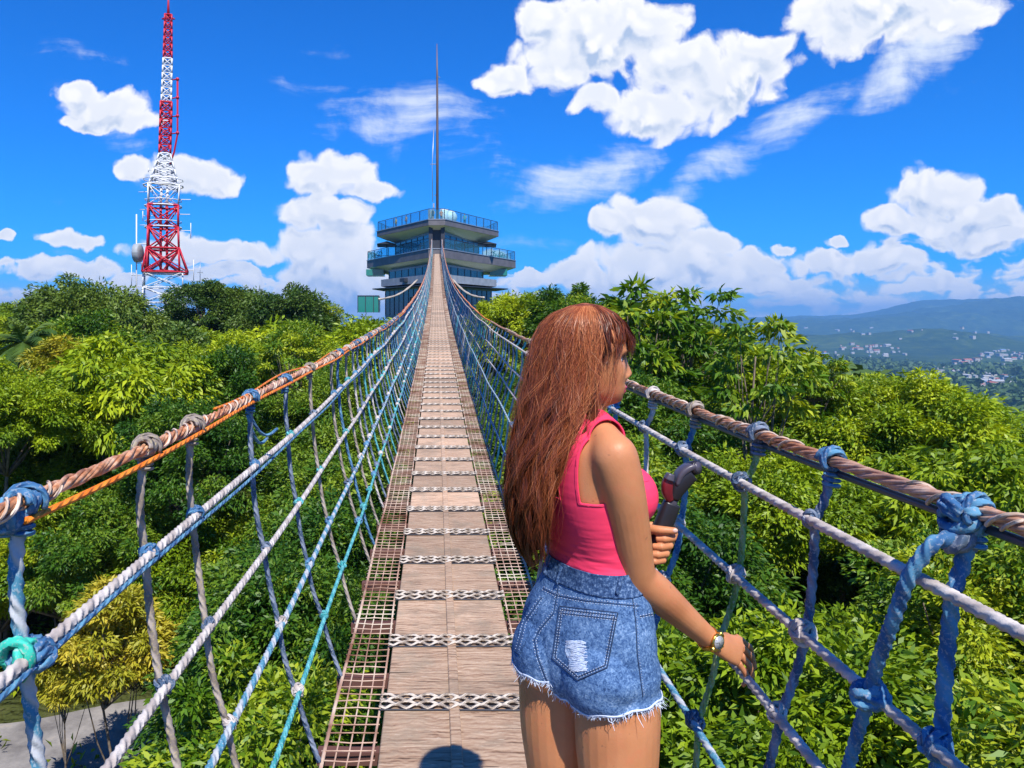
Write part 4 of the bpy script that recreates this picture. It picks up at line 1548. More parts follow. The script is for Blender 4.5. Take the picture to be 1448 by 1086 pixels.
# ------------------------------------------------------------------ observation building
M['fascia'] = material('grey brown fascia panel', rough=0.6, fn=lambda t, b: t.put(b.inputs['Base Color'], t.ramp(t.noise(t.node('ShaderNodeTexCoord').outputs['Object'], 0.8, 5, 0.6), [(0.3, (0.10, 0.095, 0.11)), (0.7, (0.17, 0.16, 0.175))])))
M['soffit'] = material('pale soffit', (0.86, 0.83, 0.66), 0.8)
M['concrete'] = material('grey concrete', rough=0.8, fn=lambda t, b: t.put(b.inputs['Base Color'], t.ramp(t.noise(t.node('ShaderNodeTexCoord').outputs['Object'], 1.2, 5, 0.6), [(0.3, (0.20, 0.24, 0.28)), (0.7, (0.32, 0.36, 0.41))])))
M['dark_frame'] = material('dark frame', (0.03, 0.035, 0.05), 0.5)
M['white_paint'] = material('white paint', (0.75, 0.75, 0.74), 0.5)
M['steel'] = material('galvanised steel', (0.42, 0.44, 0.47), 0.4, 0.6)


def win_fn(t, b):
    o = t.node('ShaderNodeTexCoord').outputs['Object']
    n = t.noise(o, 0.9, 3, 0.6)
    t.put(b.inputs['Base Color'], t.ramp(n, [(0.40, (0.010, 0.018, 0.03)), (0.56, (0.03, 0.05, 0.07)), (0.70, (0.10, 0.13, 0.13))]))


M['window'] = material('tinted window', rough=0.06, spec=0.9, fn=win_fn)


def railglass(t, b):
    tr = t.node('ShaderNodeBsdfTransparent')
    tr.inputs[0].default_value = (0.72, 0.90, 0.95, 1)
    ms = t.node('ShaderNodeMixShader')
    ms.inputs[0].default_value = 0.16
    b.inputs['Base Color'].default_value = (0.12, 0.32, 0.42, 1)
    t.l.new(tr.outputs[0], ms.inputs[1])
    t.l.new(b.outputs[0], ms.inputs[2])
    t.l.new(ms.outputs[0], t.n['Material Output'].inputs[0])


M['rail_glass'] = material('blue glass panel', rough=0.05, spec=0.8, fn=railglass)
M['green_glass'] = material('green glass', (0.02, 0.20, 0.17), 0.1, spec=0.8)
M['skin'] = material('skin far', (0.45, 0.25, 0.16), 0.6)

Y0 = 97.6
BX = -0.02
bld = empty('observation_building', (BX, Y0 + 12, 0.6), 'many sided grey observation building with projecting decks and a mast', 'building')
bld_off = Vector((BX, Y0 + 12, 0.6))


def part(name, mb, mats, parent=None, label=None):
    o = link(name, mb.mesh(name, mats), parent or bld, tuple(-bld_off) if parent is None else (0, 0, 0))
    if label:
        o['label'] = label
    return o


def deck_poly(hwL, hwR, D, front=1.05, back=6.0, tail=0.0, yf=0.0):
    """front edge, two long raking sides, rear"""
    y = Y0 + yf
    return [(BX - front, y), (BX + front, y), (BX + hwR, y + D), (BX + hwR - 1.2, y + D + back), (BX - hwL + 1.2, y + D + back), (BX - hwL, y + D)]


def offset_poly(poly, d):
    """shrink towards the middle by d"""
    cx = sum(p[0] for p in poly) / len(poly)
    cy = sum(p[1] for p in poly) / len(poly)
    out = []
    n = len(poly)
    for i in range(n):
        a, b, c = Vector(poly[i - 1]), Vector(poly[i]), Vector(poly[(i + 1) % n])
        e1, e2 = (b - a).normalized(), (c - b).normalized()
        n1, n2 = Vector((-e1.y, e1.x)), Vector((-e2.y, e2.x))
        m = (n1 + n2).normalized()
        k = d / max(0.35, m.dot(n1))
        out.append((b.x + m.x * k, b.y + m.y * k))
    return out


def perimeter(name, poly, z0, z1, step, parent, glass='rail_glass', closed=True, skip=(), posts=True):
    """posts, top rail and glass panels round a polygon"""
    n = len(poly)
    rail, gl = MB(), MB()
    for i in range(n if closed else n - 1):
        if i in skip:
            continue
        a, b = Vector(poly[i]), Vector(poly[(i + 1) % n])
        L = (b - a).length
        k = max(1, round(L / step))
        ang = math.atan2(b.y - a.y, b.x - a.x)
        m = (a + b) / 2
        rail.box((m.x, m.y, z1), (L, 0.07, 0.07), rz=ang)
        gl.box((m.x, m.y, (z0 + z1) / 2 - 0.02), (L - 0.1, 0.025, z1 - z0 - 0.14), rz=ang)
        for j in range(k):
            q = a + (b - a) * j / k
            rail.box((q.x, q.y, (z0 + z1) / 2 - 0.035), (0.075, 0.075, z1 - z0 - 0.075), rz=ang)
    r = part(name, rail, M['dark_frame'], parent)
    part('glass_panel', gl, M[glass], r)
    return r


def slab(name, poly, zb, zt, inset=1.5, drop=0.0):
    """deck with vertical fascia, sloped underside and pale soffit"""
    mb = MB()
    mb.prism(poly, zb, zt - 0.10, 0)
    p = part(name, mb, [M['fascia']])
    c = MB()
    c.prism(offset_poly(poly, -0.07), zt - 0.098, zt, 0)
    part('edge_cap', c, M['steel'], p)
    s = MB()
    s.prism(offset_poly(poly, inset), zb - 0.75, zb - 0.003, 0, offset_poly(poly, 0.10))
    part('soffit', s, M['soffit'], p)
    return p


def storey(name, poly, z0, z1, sill, step, mat_wall='concrete'):
    """wall ring with a band of windows between mullions"""
    mb = MB()
    if sill > 0:
        mb.prism(offset_poly(poly, -0.04), z0, z0 + sill)
    mb.prism(offset_poly(poly, -0.04), z1 - 0.25, z1)
    w = part(name, mb, M[mat_wall])
    g = MB()
    g.prism(poly, z0 + sill, z1 - 0.25)
    part('window_band', g, M['window'], w)
    fr = MB()
    n = len(poly)
    for i in range(n):
        a, b = Vector(poly[i]), Vector(poly[(i + 1) % n])
        L = (b - a).length
        k = max(1, round(L / step))
        ang = math.atan2(b.y - a.y, b.x - a.x)
        for j in range(k + 1):
            q = a + (b - a) * j / k
            fr.box((q.x, q.y, (z0 + sill + z1 - 0.25) / 2), (0.07 if j % 2 else 0.14, 0.10, z1 - 0.25 - z0 - sill), rz=ang)
    part('mullions', fr, M['dark_frame'], w)
    return w


# roof deck, middle deck, lower levels
P_top = deck_poly(8.6, 8.9, 13.0)
P_mid = deck_poly(10.6, 12.0, 19.0, yf=0.35, back=7)
slab('roof_deck', P_top, 12.25, 13.05, 2.0)
perimeter('roof_railing', offset_poly(P_top, 0.15), 13.05, 14.35, 2.3, None)
slab('middle_deck', P_mid, 8.15, 9.35, 2.2)
perimeter('middle_railing', offset_poly(P_mid, 0.12), 9.35, 10.65, 2.6, None, skip=(0,))
W_top = deck_poly(6.0, 6.1, 12.5, yf=1.6, front=0.9, back=4)
storey('upper_storey', W_top, 9.352, 11.55, 0.0, 2.4)
W_mid = deck_poly(6.9, 6.7, 12.0, yf=1.8, front=0.9, back=5)
storey('middle_storey', W_mid, 6.05, 7.45, 0.15, 2.4)
mb = MB()
mb.prism(deck_poly(8.0, 8.6, 12.0, yf=1.0, front=1.2, back=6), 5.05, 6.048)
band = part('parapet_band', mb, M['concrete'])
mb = MB()
for (x, z) in ((-4.3, 5.62),):
    mb.box((BX + x, Y0 + 6.2, z), (1.2, 0.9, 0.5), rz=-0.98 + PI)
part('louvre', mb, M['dark_frame'], band)
mb = MB()
E = deck_poly(9.2, 10.2, 11.6, yf=0.6, front=1.6, back=7)
mb.prism(E, 4.62, 4.74)
part('eave', mb, M['dark_frame'])
W_low = deck_poly(7.4, 7.9, 12.0, yf=1.6, front=1.0, back=5)
storey('lower_storey', W_low, 0.4, 4.618, 0.5, 1.6)
W_base = deck_poly(7.0, 7.4, 12.0, yf=2.0, front=1.0, back=5)
mb = MB()
mb.prism(W_base, -6.5, 0.398)
part('base_wall', mb, M['concrete'])
# small awnings half way along the middle storey
for sd in (-1, 1):
    mb = MB()
    cx = BX + sd * 7.1
    V = [(cx - 1.3, Y0 + 10.2, 10.95), (cx + 1.3, Y0 + 10.2, 10.95), (cx + 1.5, Y0 + 14, 10.8), (cx - 1.5, Y0 + 14, 10.8), (cx, Y0 + 12.1, 11.5)]
    mb.add(V, [(0, 1, 4), (1, 2, 4), (2, 3, 4), (3, 0, 4), (3, 2, 1, 0)], sm=False)
    mb.tube([(cx, Y0 + 12.1, 9.35), (cx, Y0 + 12.1, 11.4)], 0.06, 6)
    part('parasol_awning', mb, M['dark_frame'])
# entrance tower in the middle, where the bridge arrives
mb = MB()
mb.box((BX - 0.78, Y0 + 0.95, 10.8), (0.5, 0.5, 2.9))
mb.box((BX + 0.78, Y0 + 0.95, 10.8), (0.5, 0.5, 2.9))
mb.box((BX, Y0 + 1.3, 10.8), (1.06, 0.1, 2.9))
part('entrance_piers', mb, M['dark_frame'])
mb = MB()
mb.box((BX, Y0 + 2.6, 3.9), (2.2, 1.8, 7.9))
part('central_pier', mb, M['concrete'])
# green glass balcony at the lower left and skirts of glass under the middle deck ends
mb = MB()
mb.box((BX - 9.3, Y0 + 8.4, 2.4), (2.9, 2.4, 2.2))
g = part('green_balcony', mb, M['green_glass'])
mb = MB()
for x in (-10.75, -9.7, -8.6, -7.9):
    mb.box((BX + x, Y0 + 7.16, 2.4), (0.09, 0.07, 2.3))
mb.box((BX - 9.3, Y0 + 7.16, 3.55), (2.95, 0.07, 0.09))
part('balcony_frame', mb, M['dark_frame'], g)
for sd in (-1, 1):
    mb = MB()
    mb.box((BX + sd * 9.2, Y0 + 18.5, 7.35), (2.6, 3.4, 0.9))
    part('hanging_glass_box', mb, M['green_glass'])
    mb = MB()
    for k in range(6):          # planters and scrollwork at the deck ends
        a = k * 1.05
        mb.tube([(BX + sd * (8.3 + 0.35 * k) + 0.25 * math.cos(t), Y0 + 16.2 + 0.5 * k, 10.0 + 0.35 * math.sin(t) + 0.12 * math.sin(k * 2)) for t in np.linspace(a, a + 5, 14)], 0.05, 5)
    part('scroll_rail', mb, M['green_glass'])
# white tanks and hatch on the roof
mb = MB()
mb.sphere((BX + 1.8, Y0 + 5.5, 14.0), (0.95, 0.95, 0.9), 16, 10)
mb.tube([(BX + 1.0, Y0 + 4.5, 13.05), (BX + 1.0, Y0 + 4.5, 14.9)], 0.55, 16)
part('water_tank', mb, M['white_paint'])
mb = MB()
mb.box((BX - 0.75, Y0 + 4, 13.9), (0.8, 0.9, 1.7), bev=0.04)
mb.box((BX - 0.75, Y0 + 3.52, 13.7), (0.45, 0.06, 1.0))
part('roof_hatch', mb, M['concrete'])
# mast
mst = MB()
top = at(617, 62, 104).z
mst.tube([(BX + 0.08, 104, 13.05), (BX + 0.08, 104, 24), (BX + 0.06, 104, 33), (BX + 0.02, 104, top)], [0.20, 0.18, 0.14, 0.05], 10)
mast = part('mast', mst, material('brown grey mast', (0.17, 0.12, 0.11), 0.5, 0.3))
mb = MB()
mb.tube([(BX - 0.55, 104, 16.2), (BX - 0.62, 104, 21), (BX - 0.40, 104, 26)], 0.05, 6)
mb.tube([(BX - 0.9, 104, 21.3), (BX + 0.1, 104, 21.3)], 0.05, 6)
mb.tube([(BX - 0.3, 104, 17.0), (BX + 0.1, 104, 17.4)], 0.05, 6)
mb.tube([(BX + 0.1, 104, 33.2), (BX + 0.45, 104, 33.0)], 0.035, 6)
mb.box((BX - 0.42, 104, 15.7), (0.22, 0.22, 0.6), bev=0.03)
part('antenna_arm', mb, M['steel'], mast)
# bridge end posts
mb = MB()
for sd in (-1, 1):
    mb.box((sd * 0.66, Y0 - 0.1, float(deck(97)) + 0.85), (0.16, 0.16, 2.1), bev=0.02)
bpart('end_posts', mb, M['steel'])
o = MB()
o.box((0, 0, 0), (0.42, 0.35, 0.32), bev=0.05)
lamp = o.build('floodlight', M['white_paint'], None, tuple(at(627.5, 396, 82)))
mb = MB()
mb.tube([(0, 0, -0.12), (0, 0.05, -1.1)], 0.03, 6)
mb.build('bracket', M['steel'], lamp)
tag(lamp, 'small white floodlight fixed to the right side of the bridge near its top', 'lamp')


def visitor(px, py_feet, Y, shirt, trousers, label, turn=0.0, zf=None):
    """standing visitor, about 1.65 m"""
    p = at(px, 300, Y)
    mb = MB()
    n = 9
    for s in (-1, 1):
        mb.tube([(s * 0.09, 0, 0.02), (s * 0.09, 0, 0.45), (s * 0.08, 0, 0.86)], [0.05, 0.062, 0.085], n, 1)
        mb.sphere((s * 0.09, 0.05, 0.03), (0.045, 0.12, 0.04), 8, 5, 1)
        mb.tube([(s * 0.19, 0, 1.36), (s * 0.25, 0.02, 1.10), (s * 0.18, 0.22, 0.98)], [0.05, 0.042, 0.03], n, 2)
        mb.sphere((s * 0.17, 0.26, 0.98), (0.03, 0.055, 0.03), 7, 5, 2)
    mb.tube([(0, 0, 0.80), (0, 0, 0.92), (0, 0, 1.10), (0, 0, 1.30), (0, 0, 1.40), (0, 0, 1.44)], [0.15, 0.165, 0.14, 0.18, 0.15, 0.06], 12, 0)
    mb.tube([(0, 0, 1.40), (0, 0.01, 1.50)], 0.052, 8, 2)
    mb.sphere((0, 0.02, 1.57), (0.075, 0.095, 0.11), 12, 9, 2)
    me = mb.mesh('person', [shirt, trousers, M['skin']])
    h = MB()
    h.sphere((0, -0.005, 1.60), (0.085, 0.10, 0.10), 12, 8)
    o = link('person', me, None, (p.x, p.y, 13.06 if zf is None else zf))
    o.rotation_euler = (0, 0, turn)
    h.build('hair', M['dark_frame'], o)
    return tag(o, label, 'person', 'visitors on the roof deck')


cl = {k: material(k + ' cloth', c, 0.8) for k, c in {'mustard': (0.45, 0.28, 0.06), 'brown': (0.30, 0.16, 0.10), 'navy': (0.04, 0.06, 0.14), 'orange': (0.70, 0.22, 0.06), 'black': (0.03, 0.03, 0.035), 'teal': (0.05, 0.35, 0.38)}.items()}
visitor(560, 0, 109.0, cl['mustard'], cl['navy'], 'visitor in mustard top, leftmost of those on the roof deck', 2.2)
visitor(574.5, 0, 106.5, cl['brown'], cl['navy'], 'visitor in brown top second from left on the roof deck', 1.9)
visitor(612, 0, 100.5, cl['black'], cl['brown'], 'visitor in dark clothes beside the mast on the roof deck', 3.0)
visitor(624, 0, 101, cl['orange'], cl['navy'], 'visitor in an orange top just right of the mast', 3.3)
visitor(657, 0, 105, cl['teal'], cl['black'], 'visitor in a teal top on the right of the roof deck', 2.8)


# ------------------------------------------------------------------ red and white lattice mast
M['red_paint'] = material('red mast paint', (0.50, 0.012, 0.035), 0.45)
M['white_mast'] = material('white mast paint', (0.70, 0.71, 0.74), 0.45)


def lattice():
    Yt = 92.0
    k = Yt / F
    X0 = (231 - VX) * k + CAMX
    gz = float(ground_z(X0, Yt))
    e = empty('radio_mast', (X0, Yt, gz), 'tall red and white lattice telecommunications mast with aerials', 'radio mast')

    def Z(py):
        return (VY - py) * k - gz

    def bar(mb, a, b, r):
        mb.tube([a, b], r, 5)

    def section(name, y0, w0, y1, w1, bays, mat, leg=0.10, br=0.05, c0=0.0, c1=0.0, xb=True, inner=False):
        """square lattice between two pixel heights (y0 lower) with pixel widths"""
        mb = MB()
        for q in range(bays):
            t0, t1 = q / bays, (q + 1) / bays
            za, zb = Z(y0 + (y1 - y0) * t0), Z(y0 + (y1 - y0) * t1)
            ha, hb = (w0 + (w1 - w0) * t0) * k / 2 * 0.86, (w0 + (w1 - w0) * t1) * k / 2 * 0.86
            ca, cb = (c0 + (c1 - c0) * t0) * k, (c0 + (c1 - c0) * t1) * k
            rot = 0.32

            def cn(h, c, z):
                return [(c + h * (sx * math.cos(rot) - sy * math.sin(rot)), h * (sx * math.sin(rot) + sy * math.cos(rot)), z) for sx, sy in ((-1, -1), (1, -1), (1, 1), (-1, 1))]
            A, B = cn(ha, ca, za), cn(hb, cb, zb)
            for i in range(4):
                j = (i + 1) % 4
                bar(mb, A[i], B[i], leg)
                bar(mb, A[i], A[j], br)
                if xb:
                    bar(mb, A[i], B[j], br)
                    bar(mb, A[j], B[i], br)
                if inner:
                    m = [(A[i][c] + A[j][c]) / 2 for c in range(3)]
                    bar(mb, m, B[i], br)
                    bar(mb, m, B[j], br)
        for i in range(4):
            bar(mb, B[i], B[(i + 1) % 4], leg)
        if inner:
            for ox in (-0.35, 0.4):
                mb.tube([(c0 * k + ox, 0.1, Z(y0)), (c1 * k + ox, 0.1, Z(y1))], 0.16, 8)
        return part2(name, mb, mat)

    def part2(name, mb, mat, parent=None):
        return link(name, mb.mesh(name, mat), parent or e)

    w, r = M['white_mast'], M['red_paint']
    section('lower_frame', 470, 62, 386, 60, 4, w, 0.09, 0.055, 0, 0)
    section('flared_frame', 386, 70, 352, 50, 1, r, 0.11, 0.08, 3, 0)
    section('lower_frame', 384, 50, 322, 46, 2, r, 0.14, 0.09, 0, 0, inner=True)
    section('upper_frame', 322, 46, 292, 46, 1, r, 0.14, 0.08, 0, 0, inner=True)
    section('cage', 292, 46, 264, 48, 1, w, 0.09, 0.05, 0, 1, inner=True)
    section('taper', 264, 46, 218, 17, 4, w, 0.10, 0.07, 1, 2)
    section('shaft', 218, 17, 146, 17, 6, r, 0.13, 0.08, 2, 4)
    section('shaft', 146, 15, 84, 13.5, 6, w, 0.11, 0.065, 4, 6)
    section('shaft', 84, 13, 22, 10.5, 6, r, 0.11, 0.07, 6, 7)
    mb = MB()
    mb.tube([(7 * k, 0, Z(24)), (7 * k, 0, Z(6)), (7 * k, 0, Z(-22))], [0.20, 0.13, 0.05], 8)
    for s in (-1, 1):
        mb.tube([(7 * k, 0, Z(24)), (7 * k + s * 0.75, 0, Z(27))], 0.10, 6)
    part2('spire', mb, r)
    # platforms
    mb = MB()
    for (py, ww) in ((263, 27), (292, 25), (322, 25)):
        P = [(ww * k * math.cos(a), ww * k * math.sin(a), Z(py)) for a in np.linspace(0, 2 * PI, 13)]
        mb.tube(P, 0.09, 5)
        P = [(ww * k * math.cos(a), ww * k * math.sin(a), Z(py) + 0.7) for a in np.linspace(0, 2 * PI, 13)]
        mb.tube(P, 0.05, 5)
    part2('platform_rings', mb, w)
    # pipe with standoffs on the right
    mb = MB()
    px = (251 - 231) * k
    mb.tube([(px, 0, Z(112)), (px, 0, Z(190)), (px - 0.4, 0, Z(215)), (px - 0.9, 0, Z(232))], 0.11, 7)
    for py in (112, 138, 164, 188):
        mb.tube([(5 * k, 0, Z(py + 2)), (px, 0, Z(py))], 0.07, 6)
        mb.sphere((px, 0, Z(py)), 0.22, 8, 6)
    part2('standoff_pipe', mb, r)
    # side pole with drum aerial
    mb = MB()
    qx = (193 - 231) * k
    mb.tube([(qx, 0, Z(455)), (qx, 0, Z(303))], 0.08, 7)
    for py in (345, 372, 405):
        mb.tube([(qx, 0, Z(py)), (-22 * k, 0, Z(py))], 0.06, 6)
    pole = part2('side_pole', mb, w)
    mb = MB()
    cx, zc = (194 - 231) * k, Z(358)
    P = [(cx + t * 0.9 - 0.35, -0.15, 0) for t in (0, 0.15, 0.2, 0.8, 0.95, 1.0)]
    R_ = [0.7, 1.05, 1.12, 1.10, 1.0, 0.3]
    mb.tube([(p[0] * 1.0, p[1], zc) for i, p in enumerate(P)], R_, 24)
    part2('drum_aerial', mb, material('grey drum', (0.30, 0.34, 0.38), 0.6), pole)
    # bristling small aerials
    for (py, s, ln, vert) in ((271, -1, 36, 0), (296, -1, 34, 0), (318, -1, 34, 0), (282, 1, 38, 0), (303, 1, 37, 0), (326, 1, 38, 22), (382, 1, 42, 30), (389, -1, 46, 30), (305, -1, 30, 14), (374, -1, 32, 10), (240, -1, 22, 6)):
        x = s * ln * k
        mb = MB()
        mb.tube([(s * 15 * k, 0, Z(py)), (x, 0.2, Z(py))], 0.05, 5)
        if vert:
            mb.tube([(x, 0.2, Z(py + vert / 2)), (x, 0.2, Z(py - vert / 2))], 0.05, 5)
        part2('whip_aerial', mb, w)
    mb = MB()
    mb.box(((192 - 231) * k, -0.5, Z(438)), (0.9, 0.7, 1.2), bev=0.05)
    part2('equipment_cabinet', mb, w)


lattice()


def far_pole(px, y0, y1, Y, label):
    p = at(px, y1, Y)
    gz = float(ground_z(p.x, p.y))
    mb = MB()
    mb.tube([(0, 0, 0), (0, 0, p.z - gz - 1.4), (0, 0, p.z - gz)], [0.07, 0.05, 0.02], 6)
    mb.tube([(-0.3, 0, p.z - gz - 1.2), (0.3, 0, p.z - gz - 1.2)], 0.03, 5)
    tag(mb.build('aerial_pole', M['steel'], None, (p.x, p.y, gz)), label, 'pole')


far_pole(283, 400, 369, 80, 'thin aerial pole poking above the trees right of the mast')
# ------------------------------------------------------------------ the woman on the bridge
PO = Vector((0.26, 1.74, float(deck(1.74)) + 0.002))       # ground point between her feet


def skin_fn(t, b):
    o = t.node('ShaderNodeTexCoord').outputs['Object']
    n = t.noise(o, 7, 4, 0.6)
    n2 = t.noise(o, 230, 2, 0.5)
    c = t.ramp(n, [(0.3, (0.47, 0.175, 0.072)), (0.5, (0.56, 0.225, 0.097)), (0.7, (0.63, 0.27, 0.125))])
    sp = t.smooth(t.noise(o, 75, 1, 0.3), 0.76, 0.80, 0, 0.5)
    c = t.mix(sp, c, (0.22, 0.09, 0.05))
    t.put(b.inputs['Base Color'], c)
    b.inputs['Subsurface Weight'].default_value = 0.12
    b.inputs['Subsurface Radius'].default_value = (0.02, 0.007, 0.004)
    b.inputs['Subsurface Scale'].default_value = 0.5
    n5 = t.noise(o, 26, 4, 0.65)
    c = t.mix(t.smooth(n5, 0.50, 0.75, 0, 0.35), c, (0.66, 0.19, 0.09))
    t.put(b.inputs['Base Color'], c)
    t.put(b.inputs['Roughness'], t.smooth(n5, 0.3, 0.7, 0.42, 0.60))
    n6 = t.noise(o, 700, 2, 0.6)
    bump(t, b, t.m('ADD', t.m('MULTIPLY', n2, 1.0), t.m('MULTIPLY', n6, 0.6)), 0.35, 0.0009)


M['body_skin'] = material('tanned skin', rough=0.45, spec=0.4, fn=skin_fn)
M['lips'] = material('rose lips', (0.62, 0.07, 0.12), 0.35)


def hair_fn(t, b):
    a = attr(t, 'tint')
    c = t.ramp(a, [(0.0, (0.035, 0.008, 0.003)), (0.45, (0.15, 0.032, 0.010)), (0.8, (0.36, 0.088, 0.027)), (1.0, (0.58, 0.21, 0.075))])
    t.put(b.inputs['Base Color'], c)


M['hair'] = material('long auburn hair', rough=0.42, spec=0.4, fn=hair_fn)


def top_fn(t, b):
    o = t.node('ShaderNodeTexCoord').outputs['Object']
    mp = t.node('ShaderNodeMapping')
    t.put(mp.inputs['Vector'], o)
    mp.inputs['Scale'].default_value = (7, 7, 34)
    mp.inputs['Rotation'].default_value = (0.25, 0.3, 0)
    n = t.noise(mp.outputs[0], 1.0, 2, 0.5)
    lowz = t.node('ShaderNodeSeparateXYZ')
    t.put(lowz.inputs[0], o)
    w = t.smooth(lowz.outputs[2], 1.10, 1.24, 1.0, 0.15)
    nd = t.node('ShaderNodeBump')
    nd.inputs['Distance'].default_value = 0.014
    t.put(nd.inputs['Strength'], w)
    t.put(nd.inputs['Height'], n)
    t.put(b.inputs['Normal'], nd.outputs[0])


M['pink'] = material('coral pink jersey', (0.95, 0.05, 0.13), 0.7, spec=0.25, fn=top_fn)


def denim_fn(t, b):
    o = t.node('ShaderNodeTexCoord').outputs['Object']
    n = t.noise(o, 150, 5, 0.8, 0.8)
    n2 = t.noise(o, 9, 3, 0.6)
    n3 = t.noise(o, 260, 2, 0.6)
    f = t.m('ADD', t.m('MULTIPLY', n, 0.72), t.m('MULTIPLY', n2, 0.28))
    c = t.ramp(f, [(0.37, (0.016, 0.042, 0.12)), (0.46, (0.048, 0.112, 0.26)), (0.57, (0.155, 0.27, 0.47)), (0.68, (0.46, 0.58, 0.76))])
    t.put(b.inputs['Base Color'], c)
    bump(t, b, t.m('ADD', n3, t.m('MULTIPLY', n2, 2.0)), 0.4, 0.002)


M['denim'] = material('acid washed denim', rough=0.85, spec=0.2, fn=denim_fn)
M['denim_band'] = material('darker denim band', rough=0.85, spec=0.2, fn=lambda t, b: t.put(b.inputs['Base Color'], t.ramp(t.noise(t.node('ShaderNodeTexCoord').outputs['Object'], 140, 5, 0.8), [(0.38, (0.015, 0.035, 0.10)), (0.52, (0.045, 0.10, 0.23)), (0.66, (0.25, 0.36, 0.54))])))
M['denim_dark'] = material('dark denim seam', (0.018, 0.04, 0.10), 0.9)
M['stitch'] = material('pale stitching', (0.50, 0.58, 0.72), 0.8)
M['fray'] = material('frayed white threads', (0.60, 0.68, 0.84), 0.9)


def rvec(psi):
    r = math.radians(psi)
    return np.array([math.cos(r), -math.sin(r), 0.0]), np.array([math.sin(r), math.cos(r), 0.0])


def loft_add(mb, rings, n=48, p=2.3):
    """rings: (z, cx, cy, yaw, w, front, back)"""
    V, Fs = [], []
    for (z, cx, cy, yaw, w, df, db) in rings:
        R_, Fw = rvec(yaw)
        for j in range(n):
            a = 2 * PI * j / n
            ca, sa = math.cos(a), math.sin(a)
            lx = w * math.copysign(abs(ca) ** (2 / p), ca)
            ly = (df if sa > 0 else db) * math.copysign(abs(sa) ** (2 / p), sa)
            q = R_ * lx + Fw * ly
            V.append((cx + q[0], cy + q[1], z))
    k = len(rings)
    for i in range(k - 1):
        for j in range(n):
            Fs.append((i * n + j, i * n + (j + 1) % n, (i + 1) * n + (j + 1) % n, (i + 1) * n + j))
    Fs.append(tuple(range(n - 1, -1, -1)))
    Fs.append(tuple((k - 1) * n + j for j in range(n)))
    mb.add(V, Fs)


def smooth_rings(rings, m=5):
    R_ = np.array(rings, float)
    t = np.arange(len(R_))
    tt = np.linspace(0, len(R_) - 1, (len(R_) - 1) * m + 1)
    out = np.stack([np.interp(tt, t, R_[:, c]) for c in range(R_.shape[1])], -1)
    for _ in range(m):
        out[1:-1] = (out[:-2] + out[1:-1] * 2 + out[2:]) / 4
    return out


def limb(mb, pts, rad, n=20, m=8, flat=None):
    A = np.concatenate([np.array(pts, float), np.array(rad, float)[:, None]], 1)
    A = smooth_rings(A, m)
    mb.tube(A[:, :3], A[:, 3], n)
    mb.sphere(A[0, :3], A[0, 3] * 0.99, n, 10)
    mb.sphere(A[-1, :3], A[-1, 3] * 0.99, n, 10)


def ball(mb, c, r, R3=None, n=24, m=16):
    """ellipsoid, radii along the rows of R3"""
    r = np.array(r if not np.isscalar(r) else (r, r, r), float)
    R3 = np.eye(3) if R3 is None else np.array(R3)
    V, Fs = [], []
    for i in range(m + 1):
        th = PI * i / m
        for j in range(n):
            ph = 2 * PI * j / n
            q = np.array([math.sin(th) * math.cos(ph), math.sin(th) * math.sin(ph), math.cos(th)]) * r
            V.append(tuple(np.array(c) + q @ R3))
    for i in range(m):
        for j in range(n):
            Fs.append((i * n + j, (i + 1) * n + j, (i + 1) * n + (j + 1) % n, i * n + (j + 1) % n))
    mb.add(V, Fs)


def remesh(mb, voxel, smooth=3):
    me = bpy.data.meshes.new('tmp')
    me.from_pydata(mb.V, [], mb.F)
    o = bpy.data.objects.new('tmp', me)
    COL.objects.link(o)
    md = o.modifiers.new('r', 'REMESH')
    md.mode = 'VOXEL'
    md.voxel_size = voxel
    if smooth:
        ms = o.modifiers.new('s', 'SMOOTH')
        ms.factor = 0.5
        ms.iterations = smooth
    dg = bpy.context.evaluated_depsgraph_get()
    out = bpy.data.meshes.new_from_object(o.evaluated_get(dg))
    bpy.data.objects.remove(o)
    return out


def mesh_np(me):
    V = np.empty(len(me.vertices) * 3, np.float32)
    me.vertices.foreach_get('co', V)
    me.calc_loop_triangles()
    Tn = np.empty(len(me.loop_triangles) * 3, np.int32)
    me.loop_triangles.foreach_get('vertices', Tn)
    return V.reshape(-1, 3).astype(float), Tn.reshape(-1, 3)


def vnormals(V, Tr):
    fn = np.cross(V[Tr[:, 1]] - V[Tr[:, 0]], V[Tr[:, 2]] - V[Tr[:, 0]])
    N = np.zeros_like(V)
    for k in range(3):
        np.add.at(N, Tr[:, k], fn)
    return N / np.maximum(np.linalg.norm(N, axis=1), 1e-12)[:, None]


